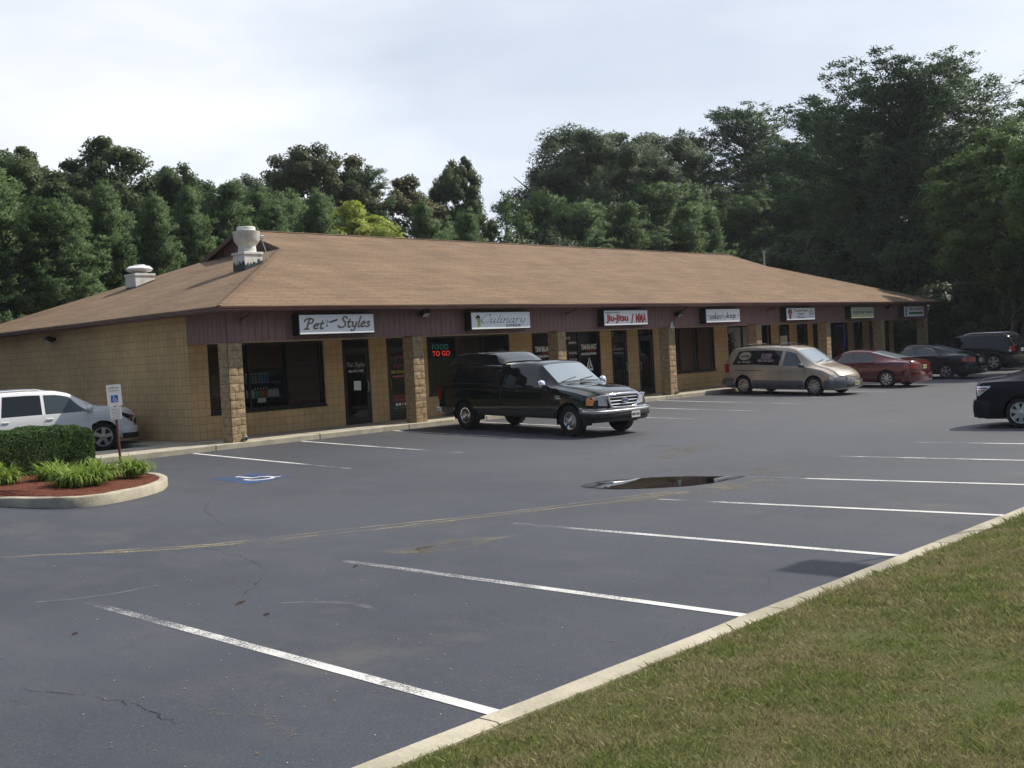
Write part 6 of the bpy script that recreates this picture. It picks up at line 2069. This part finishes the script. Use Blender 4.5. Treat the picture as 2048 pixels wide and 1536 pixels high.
def conifer(name, H, Rr, base, whorls, per, tuft, needles, nl, mat, seed, shape='cone', droop=.1, dens=1.0, lean=0):
    rng = np.random.default_rng(seed)
    mb = MB()
    top = Vector((lean, 0, H))
    mb.tube([(0, 0, -.3), (lean * .3, 0, H * .35), (lean * .7, .1, H * .7), (lean, 0, H * .985)], [.016 * H, .012 * H, .007 * H, .01], 8)
    P, N, A = [], [], []
    for w in range(whorls):
        f = (w + rng.uniform(0, .8)) / whorls
        z = base + (H - base) * f
        if shape == 'cone': Lm = Rr * (1 - f) ** .62 + .12
        elif shape == 'round': Lm = Rr * math.sqrt(max(.02, 1 - ((f - .38) / .64) ** 2))
        else: Lm = Rr * (math.sqrt(max(.03, 1 - ((f - .45) / .58) ** 2)))
        for k in range(per):
            a = rng.uniform(0, 2 * math.pi)
            L_ = Lm * (rng.uniform(.5, 1.15) * (1 + .34 * math.sin(a * 2 + f * 9 + seed) + .22 * math.sin(a * 3 - f * 17 + seed * 2)) if shape == 'cone' else rng.uniform(.5, 1.15))
            el = (rng.uniform(-.12, .22) + f * .75) if shape != 'plate' else rng.uniform(.0, .35) + f * .5
            d = Vector((math.cos(a) * math.cos(el), math.sin(a) * math.cos(el), math.sin(el)))
            s0 = Vector((lean * f, 0, z))
            p = limb(mb, s0, d, L_, .0025 * H + .01, .008, rng, 4, .13 if shape != 'plate' else .09, .08)
            nt_ = max(2, int(L_ / tuft * dens))
            for t in range(nt_):
                u = rng.uniform(.28 if L_ > 1 else .1, 1.03)
                i = min(3, int(u * 4)); q = p[i] + (p[i + 1] - p[i]) * (u * 4 - i)
                sp = tuft * (.9 if shape != 'plate' else 1.0) * (.5 + .6 * (1 - abs(u - .65)))
                q = q + Vector((rng.normal(0, sp * .55), rng.normal(0, sp * .55), rng.normal(0, sp * (.34 if shape != 'plate' else .13)) + .05))
                P.append(q); N.append(d); A.append(sp)
    P = np.array(P); N = np.array(N); A = np.array(A)
    n = len(P) * needles
    ii = np.repeat(np.arange(len(P)), needles)
    g = rng.normal(0, 1, (n, 3)); g /= np.linalg.norm(g, axis=1)[:, None]
    g[:, 2] = g[:, 2] * .8 + .25
    dirs = N[ii] * .55 + g; dirs /= np.linalg.norm(dirs, axis=1)[:, None]
    l = nl * rng.uniform(.6, 1.3, n)[:, None]
    c = P[ii] + dirs * l * .35 + rng.normal(0, 1, (n, 3)) * (A[ii] * .28)[:, None] * np.array([1, 1, .55])
    r = rng.normal(0, 1, (n, 3)); s_ = np.cross(dirs, r); s_ /= np.linalg.norm(s_, axis=1)[:, None]
    w_ = nl * .13
    ctr = np.stack([P[ii][:, 0] * 0 + lean * P[ii][:, 2] / H, P[ii][:, 0] * 0, P[ii][:, 2] - np.hypot(P[ii][:, 0], P[ii][:, 1]) * .4], 1)
    o_ = P[ii] - ctr; o_ /= np.linalg.norm(o_, axis=1)[:, None] + 1e-6
    k_ = c - P[ii]; k_ /= np.linalg.norm(k_, axis=1)[:, None] + 1e-6
    sm_ = o_ * .7 + k_ * .55 + np.array([0, 0, .2]); sm_ /= np.linalg.norm(sm_, axis=1)[:, None]
    gn = np.cross(dirs, s_)
    s_ = np.where((gn * sm_).sum(1)[:, None] < 0, -s_, s_)
    gn = np.cross(dirs, s_)
    sm_ = sm_ * .85 + gn * .3; sm_ /= np.linalg.norm(sm_, axis=1)[:, None]
    V = np.stack([c - dirs * l / 2, c - s_ * w_, c + dirs * l / 2, c + s_ * w_], 1).reshape(-1, 3)
    me = np_mesh('crown', V, np.arange(4 * n).reshape(-1, 4))
    soft_normals(me, np.repeat(sm_, 4, axis=0))
    return mb, me
TREES = {}
def tree_kind(key, maker, mat, bark):
    TREES[key] = (maker, mat, bark, [])
def plant(key, x, y, H, Wd, label, group=None, name='tree', z=-.2, rz=None):
    """first use makes the meshes (unit sized), later uses copy the thing and its parts"""
    maker, mat, bark, made = TREES[key]
    vi = (len(made)) % maker[0]
    if len(made) < maker[0]:
        mb, crown, H0, W0 = maker[1](len(made))
        e = empty(name, (0, 0, 0))
        mb.build('trunk', bark, e, 60)
        link('crown', crown, mat, e)
        cv = np.empty(len(crown.vertices) * 3, np.float32); crown.vertices.foreach_get('co', cv); cv = cv.reshape(-1, 3)
        H0 = float(np.percentile(cv[:, 2], 99.8)); W0 = 2 * float(np.percentile(np.hypot(cv[:, 0], cv[:, 1]), 96))
        made.append((e, H0, W0))
        rec = made[-1]
    else:
        rec = made[int(RNG.integers(0, len(made)))]
        src = rec[0]
        e = src.copy(); COL.objects.link(e)
        for k in ('group', 'label', 'category'):
            if k in e: del e[k]
        e.name = name
        for ch in src.children:
            c = ch.copy(); COL.objects.link(c); c.parent = e
    e.location = (x, y, z)
    e.scale = (Wd / rec[2], Wd / rec[2], (H - z) / rec[1])
    e.rotation_euler = (0, 0, RNG.uniform(0, 6.28) if rz is None else rz)
    return tag(e, label, 'tree', group)
tree_kind('soft', (3, lambda i: (*conifer('soft', 9.5, 2.8, .2, 38, 8, .40, 36, .19, None, 31 + i, 'round' if i == 1 else 'cone', dens=1.7), 10.0, 4.5)), M['pine'], M['bark'])
tree_kind('oak', (2, lambda i: (*broadleaf('oak', 13, 3.6, 4, 260, 90000, .165, None, None, 41 + i, .22, 1, 1, .16), 13.3, 7.2)), M['oak'], M['bark'])
tree_kind('oakbrown', (1, lambda i: (*broadleaf('oak', 13, 3.8, 4, 260, 85000, .165, None, None, 51, .24, 1, 1, .155), 13.3, 7.6)), M['oakbrown'], M['bark'])
tree_kind('rust', (1, lambda i: (*broadleaf('rust', 12, 2.2, 4, 110, 40000, .16, None, None, 55, .3, 1, 1, .26), 12, 4.4)), M['rust'], M['bark'])
tree_kind('gold', (1, lambda i: (*broadleaf('gold', 9, 2.4, 3, 120, 44000, .15, None, None, 57, .3, 1, 2, .22), 9, 4.8)), M['gold'], M['palebark'])
tree_kind('locust', (2, lambda i: (*broadleaf('locust', 17, 4.8, 2.5, 330, 150000, .145, None, None, 61 + i, .18, 1, 2, .15), 17.2, 9.6)), M['locust'], M['bark'])
tree_kind('scrag', (2, lambda i: (*conifer('scrag', 18, 3.6, 4, 26, 8, .5, 30, .25, None, 71 + i, 'plate', dens=1.6), 18.9, 7.4)), M['bigpine'], M['bark'])
tree_kind('big', (1, lambda i: (*conifer('big', 19, 7.4, 4, 22, 9, .62, 44, .26, None, 81, 'plate', dens=2.5), 20.6, 14.6)), M['bigpine'], M['bark'])
tree_kind('maple', (2, lambda i: (*broadleaf('maple', 12, 3.8, 2.6, 190, 80000, .16, None, None, 91 + i, .30, 1, 3, .17), 12.2, 7.6)), M['maple'], M['palebark'])
tree_kind('young', (1, lambda i: (*conifer('young', 10, 1.3, 2, 20, 4, .5, 14, .26, None, 95, 'cone', dens=.55), 10, 2.4)), M['pine'], M['bark'])
tree_kind('under', (2, lambda i: (*broadleaf('under', 5, 2.4, .1, 90, 30000, .17, None, None, 97 + i, .3, 1, 3, .26), 5, 4.8)), M['under'], M['bark'])
G1 = 'soft pines in the row behind the building'
for (x, y, H, w, lab) in [
    (2.0, 19.6, 10.6, 5.4, 'pale green soft pine at the far end of the row, cut by the photo edge'),
    (4.4, 18.5, 8.6, 4.4, 'bushy soft pine second from the photo edge behind the shaded end roof'),
    (6.9, 19.5, 9.4, 4.5, 'soft pine rising in front of the dark oak behind the low roof fan'),
    (8.8, 19.0, 9.0, 4.2, 'soft pine between the two roof fans, lower than its neighbours'),
    (11.0, 20.0, 9.7, 4.5, 'soft pine just beside the tall roof fan, towards the low fan'),
    (14.7, 19.0, 9.0, 4.6, 'soft pine directly behind the tall roof fan and the gable'),
    (17.9, 20.0, 9.9, 4.8, 'soft pine in front of the brownish oak above the near ridge end'),
    (25.2, 20.5, 9.9, 4.8, 'soft pine just past the yellow tree above the ridge'),
    (28.0, 20.0, 9.5, 4.6, 'low soft pine below the dark upright oak above the ridge'),
    (39.0, 24.0, 12.0, 5.0, 'dark soft pine at the foot of the big rounded locust'),
    (48.0, 22.0, 13.0, 7.4, 'grey green soft pine standing in front of the two locusts'),
    (53.6, 21.0, 10.8, 6.2, 'low soft pine between the locusts and the scraggly pines'),
    (60.5, 19.5, 11.3, 7.0, 'soft pine behind the vent pipe')]:
    plant('soft', x, y, H, w, lab, G1, 'pine_tree')
for (x, y, H, w) in [(-2.2, 20.5, 9.6, 5.6), (0.6, 24.5, 11.2, 6.2), (4.0, 24.5, 10.6, 5.6), (13.6, 21.0, 10.2, 5.4), (15.6, 21.5, 10.0, 5.2), (19.4, 25.5, 10.8, 6.0), (23.4, 26.5, 10.6, 6.0), (33.0, 25.5, 10.2, 5.6), (0.2, 22.5, 8.6, 5.0), (5.6, 22.0, 8.8, 5.0), (9.5, 23.5, 9.0, 5.4), (12.8, 22.5, 9.2, 5.4), (16.2, 23.5, 9.4, 5.4), (20.6, 23.0, 9.2, 5.6), (24.0, 24.5, 9.4, 5.6), (30.0, 24.0, 9.6, 5.6), (42.2, 22.5, 10.2, 6.4), (45.5, 20.5, 9.4, 6.4), (56.8, 24.0, 12.5, 7.5), (51.0, 24.5, 12.0, 7.5), (59.8, 21.5, 12.8, 7.5), (61.1, 18.0, 13.0, 7.4), (47.7, 19.2, 11.0, 6.4), (42.4, 20.2, 10.9, 6.2), (39.1, 21.6, 11.0, 6.0), (59.5, 14.0, 11.8, 7.0), (54.5, 23.5, 13.5, 7.0), (64.5, 23.5, 14.5, 8.0)]:
    plant('soft', x, y, H, w, 'soft pine of the second rank, filling a gap between the nearer pines', 'second rank of soft pines', 'pine_tree')
plant('soft', 56.0, 9.0, 15.2, 10.0, 'fresh green bushy pine in front of the giant pine, past the building end', G1, 'pine_tree')
plant('soft', 57.5, 3.0, 10.5, 8.0, 'dark lower pine under the giant pine by the black sport utility', G1, 'pine_tree')
plant('oak', 14.1, 34, 14.3, 8.4, 'broad dark oak rising highest behind the row of pines at the end roof', None, 'oak_tree')
plant('oak', 8.6, 33, 13.4, 7.0, 'dark oak whose crown shows behind the pines at the far end of the row', None, 'oak_tree')
plant('oak', 17.6, 32, 12.9, 5.2, 'smaller dark oak with knobbly top beside the broad dark oak', None, 'oak_tree')
plant('oak', 36.0, 29, 14.6, 4.4, 'slim dark oak standing upright alone against the sky', None, 'oak_tree')
plant('oakbrown', 27.0, 32, 14.7, 8.4, 'wide oak with brownish turning leaves above the near ridge', None, 'oak_tree')
plant('rust', 31.2, 28, 13.0, 4.8, 'rust brown leaved tree beside the slim dark oak', None, 'turning_tree')
plant('gold', 22.3, 22.5, 10.0, 5.6, 'yellow leaved tree glowing above the ridge', None, 'yellow_tree')
plant('locust', 17.6, 26, 11.7, 4.6, 'small pale feathery tree between the dark oaks and the brownish oak', None, 'locust_tree')
plant('locust', 46.6, 26.5, 17.6, 11.5, 'big rounded feathery locust, nearest the open sky gap', None, 'locust_tree')
plant('locust', 58.5, 30, 19.0, 11.5, 'second feathery locust between the rounded one and the scraggly pines', None, 'locust_tree')
plant('scrag', 28.4, 29, 13.3, 4.8, 'thin scraggly pine leaning out above the brownish oak', None, 'scraggly_pine')
plant('scrag', 66.0, 31, 20.0, 6.8, 'scraggly pine with open top beside the second locust', None, 'scraggly_pine')
plant('scrag', 68.6, 27, 22.0, 9.6, 'tallest scraggly pine with tiers of open boughs beside the giant pine', None, 'scraggly_pine')
plant('scrag', 64.6, 18.5, 16.5, 8.0, 'scraggly pine seen through below the giant pine, bare trunk showing', None, 'scraggly_pine')
plant('big', 55.6, 7.0, 18.9, 17.0, 'giant old pine with sweeping tiers of boughs, tallest in the photo', None, 'giant_pine', rz=R(40))
plant('maple', 45.6, -2.4, 12.4, 8.4, 'leafy bright tree on thin pale stems above the black sport utility', None, 'leafy_tree')
plant('maple', 38.0, -8.0, 9.8, 6.2, 'leafy tree at the photo edge behind the black sport utility', None, 'leafy_tree')
plant('locust', 53.5, 33, 17.6, 10.5, 'third feathery locust, half hidden between the other two', None, 'locust_tree')
plant('scrag', 62.0, 36, 19.5, 7.5, 'scraggly pine behind the second locust, only its top showing', None, 'scraggly_pine')
plant('scrag', 72.5, 26.5, 18.2, 8.0, 'scraggly pine between the tallest scraggly one and the giant pine, nearest the latter', None, 'scraggly_pine')
plant('scrag', 70.8, 21.5, 20.5, 8.6, 'scraggly pine whose top just clears the shoulder of the giant pine', None, 'scraggly_pine')
plant('young', 33.2, 22, 11.4, 2.2, 'spindly young pine in the sky gap beside the slim dark oak', None, 'young_pine')
plant('young', 36.3, 23.5, 10.6, 2.6, 'spindly young pine nearest the big rounded locust', None, 'young_pine')
U = 'undergrowth bushes at the wood edge'
for (x, y, H, w) in [(-1, 18.2, 3.6, 5), (2.6, 17.9, 3.4, 4.5), (5.8, 17.8, 4.2, 4.6), (9.5, 17.8, 4.6, 4.8), (0.5, 21, 4.6, 5), (31, 19.5, 8.2, 5.4), (35.2, 20.5, 8.6, 5.6), (41.5, 22, 8.4, 6.0), (46, 19, 6, 5.6),
    (48.5, 13.5, 6.0, 6.0), (50.5, 8.0, 5.6, 6.5), (49.5, 3.5, 4.6, 6.0), (48.5, -.5, 4.4, 6.0), (52, 12, 8, 7), (53, -1, 7.5, 7.5), (47.5, -4.5, 4.2, 6.0), (45, -8.5, 4.4, 6.5), (50, -7, 8, 8), (58, 13, 9.5, 8.5), (62, 6, 9, 9), (60, -2, 10.5, 9), (66, 12, 9.5, 9), (56, 17, 8.5, 7.5), (70, 20, 10, 9), (75, 8, 12, 11), (72, -4, 12, 11), (40, -11.5, 4.5, 6), (46, -13, 8, 8)]:
    lab = ('low leafy undergrowth bush at the wood edge behind the shaded end roof' if x < 12 else 'leafy bush filling the gap above the ridge under the taller trees' if x < 47 and y > 15 else 'dark leafy undergrowth bush in the shaded wood past the far end of the building')
    plant('under', x, y, H, w, lab, U + (' by the end roof' if x < 12 else ' above the ridge' if x < 47 and y > 15 else ' past the far end'), 'undergrowth_bush')

for (x, y) in [(-24, -2), (-27, 4), (-25, 10), (-28, 16), (-24, 22), (-19, 27), (-30, -9)]:  # out-of-view pines, added to keep sky light off the end wall
    plant('soft', x, y, 11, 8.5, 'unseen soft pine added beyond the side lane to darken the end wall', 'soft pines added to darken the end wall', 'pine_tree')
for i, (x, y) in enumerate([(-24, -50), (-13, -54), (-3, -50), (7, -55), (17, -51), (28, -54), (39, -50), (50, -55), (-36, -54), (62, -50)]):  # unseen row behind the camera, added to darken glass reflections and the facade
    plant('soft', x, y, 14.5 + 2 * (i % 3), 14.5, 'unseen broad pine added behind the viewer to darken the shop glass reflections', 'trees added behind the viewer', 'pine_tree')

# ------------------------------------------------------------------ grass blades on the near bank
def grass():
    rng = np.random.default_rng(77)
    n = 420000
    # denser close to the camera
    x = rng.uniform(-12.6, 2.5, n * 2); y = -19.23 - 5.0 * rng.random(n * 2)
    d = np.hypot(x + 14.7, y + 23.45)
    # only the part in view: right of the line of sight along the kerb
    ang = np.degrees(np.arctan2(x + 14.7, y + 23.45))
    keep = (ang > 20) & (ang < 77) & (d > 3.0) & (rng.random(n * 2) < np.clip(5.5 / d, .22, 1))
    x, y, d = x[keep], y[keep], d[keep]
    n = len(x)
    h = rng.uniform(.014, .042, n) * (1 + .25 * np.sin(x * 2.1 + y * 1.3) * np.sin(y * 2.7 - x)) * np.clip(d / 7, .9, 1.5)
    cl = np.sin(x * 37 + 3 * np.sin(y * 23)) * np.sin(y * 41 + 3 * np.sin(x * 19)) + np.sin(x * 11.3 - y * 7.7) * np.sin(y * 13.1 + x * 5.2)
    h = h * np.clip(1 + .3 * cl, .5, 1.7)
    long_ = rng.random(n) < .006; h = np.where(long_, h * 1.6, h)
    w = rng.uniform(.0014, .0028, n) * np.clip(d / 5, 1, 3)
    a = rng.uniform(0, 2 * np.pi, n); lean = np.abs(rng.normal(.6, .5, n))
    z = np.array([bank_z(a_, b_) for a_, b_ in zip(x, y)])
    t = rng.uniform(0, 2 * np.pi, n)
    dx, dy = np.cos(a) * w, np.sin(a) * w
    lx, ly = np.cos(t) * lean * h, np.sin(t) * lean * h
    V = np.stack([np.stack([x - dx, y - dy, z - .004], 1), np.stack([x + dx, y + dy, z - .004], 1),
                  np.stack([x + dx * .6 + lx * .45, y + dy * .6 + ly * .45, z + h * .6], 1),
                  np.stack([x + lx, y + ly, z + h], 1)], 1).reshape(-1, 3)
    me = np_mesh('grass', V, np.arange(4 * n).reshape(-1, 4))
    m, nt, p, o = new_mat('grass_blades')
    L = nt.links.new
    ge = node(nt, 'ShaderNodeNewGeometry')
    n1 = node(nt, 'ShaderNodeTexNoise', Scale=1.9, Detail=6, Roughness=.72); L(ge.outputs['Position'], n1.inputs['Vector'])
    n2 = node(nt, 'ShaderNodeTexNoise', Scale=34, Detail=4, Roughness=.8); L(ge.outputs['Position'], n2.inputs['Vector'])
    ma = node(nt, 'ShaderNodeMath', operation='MULTIPLY_ADD'); ma.inputs[1].default_value = .95
    L(n2.outputs[0], ma.inputs[0]); L(n1.outputs[0], ma.inputs[2])
    ms = node(nt, 'ShaderNodeMath', operation='MULTIPLY'); ms.inputs[1].default_value = .52; L(ma.outputs[0], ms.inputs[0])
    r = node(nt, 'ShaderNodeValToRGB'); cr = r.color_ramp
    cr.elements[0].position = .30; cr.elements[0].color = (.125, .21, .05, 1)
    cr.elements[1].position = .72; cr.elements[1].color = (.50, .42, .27, 1)
    for q, c in ((.41, (.185, .26, .065)), (.48, (.28, .30, .115)), (.57, (.40, .345, .20))):
        e_ = cr.elements.new(q); e_.color = (*c, 1)
    L(ms.outputs[0], r.inputs[0])
    tr = node(nt, 'ShaderNodeBsdfTranslucent'); mx = node(nt, 'ShaderNodeMixShader'); mx.inputs[0].default_value = .3
    L(r.outputs[0], p.inputs['Base Color']); L(r.outputs[0], tr.inputs['Color'])
    p.inputs['Roughness'].default_value = .5; p.inputs['Specular IOR Level'].default_value = .3
    L(p.outputs[0], mx.inputs[1]); L(tr.outputs[0], mx.inputs[2]); L(mx.outputs[0], o.inputs['Surface'])
    g = link('grass', me, m)
    tag(g, 'mown grass with straw coloured patches on the near bank', 'grass', kind='stuff')
grass()

# plant in the cookie shop window
rng = np.random.default_rng(8)
e = empty('window_plant', (25.55, 2.2, .75), 0, 'leafy green plant with orange fruit standing in the cookie shop window', 'plant')
C = rng.normal(0, 1, (900, 3)) * np.array([.24, .05, .30]) + np.array([0, 0, .75])
link('foliage', leaf_cards(C, np.tile((0, -1., .3), (900, 1)), .11, .06, rng, .6), M['maple'], e)
mb = MB(); mb.lathe([(.10, 0), (.14, .25), (.13, .26)], 14); mb.build('pot', M['white'], e, 40)
mb = MB()
mb.tube([(0, 0, .2), (.02, 0, .8)], .02, 6); mb.build('stem', M['bark'], e)

# ------------------------------------------------------------------ thin summer haze
mb = MB(); mb.box(-140, 160, -140, 150, -1.6, 27)
hz, hnt, hp, ho = new_mat('haze_air')
hnt.nodes.remove(hp)
pv = node(hnt, 'ShaderNodeVolumePrincipled', Density=.0003, Anisotropy=.2)
pv.inputs['Color'].default_value = (.86, .92, 1, 1)
hnt.links.new(pv.outputs[0], ho.inputs['Volume'])
tag(mb.build('haze', hz), 'thin summer haze over the lot and woods', 'haze', kind='stuff')
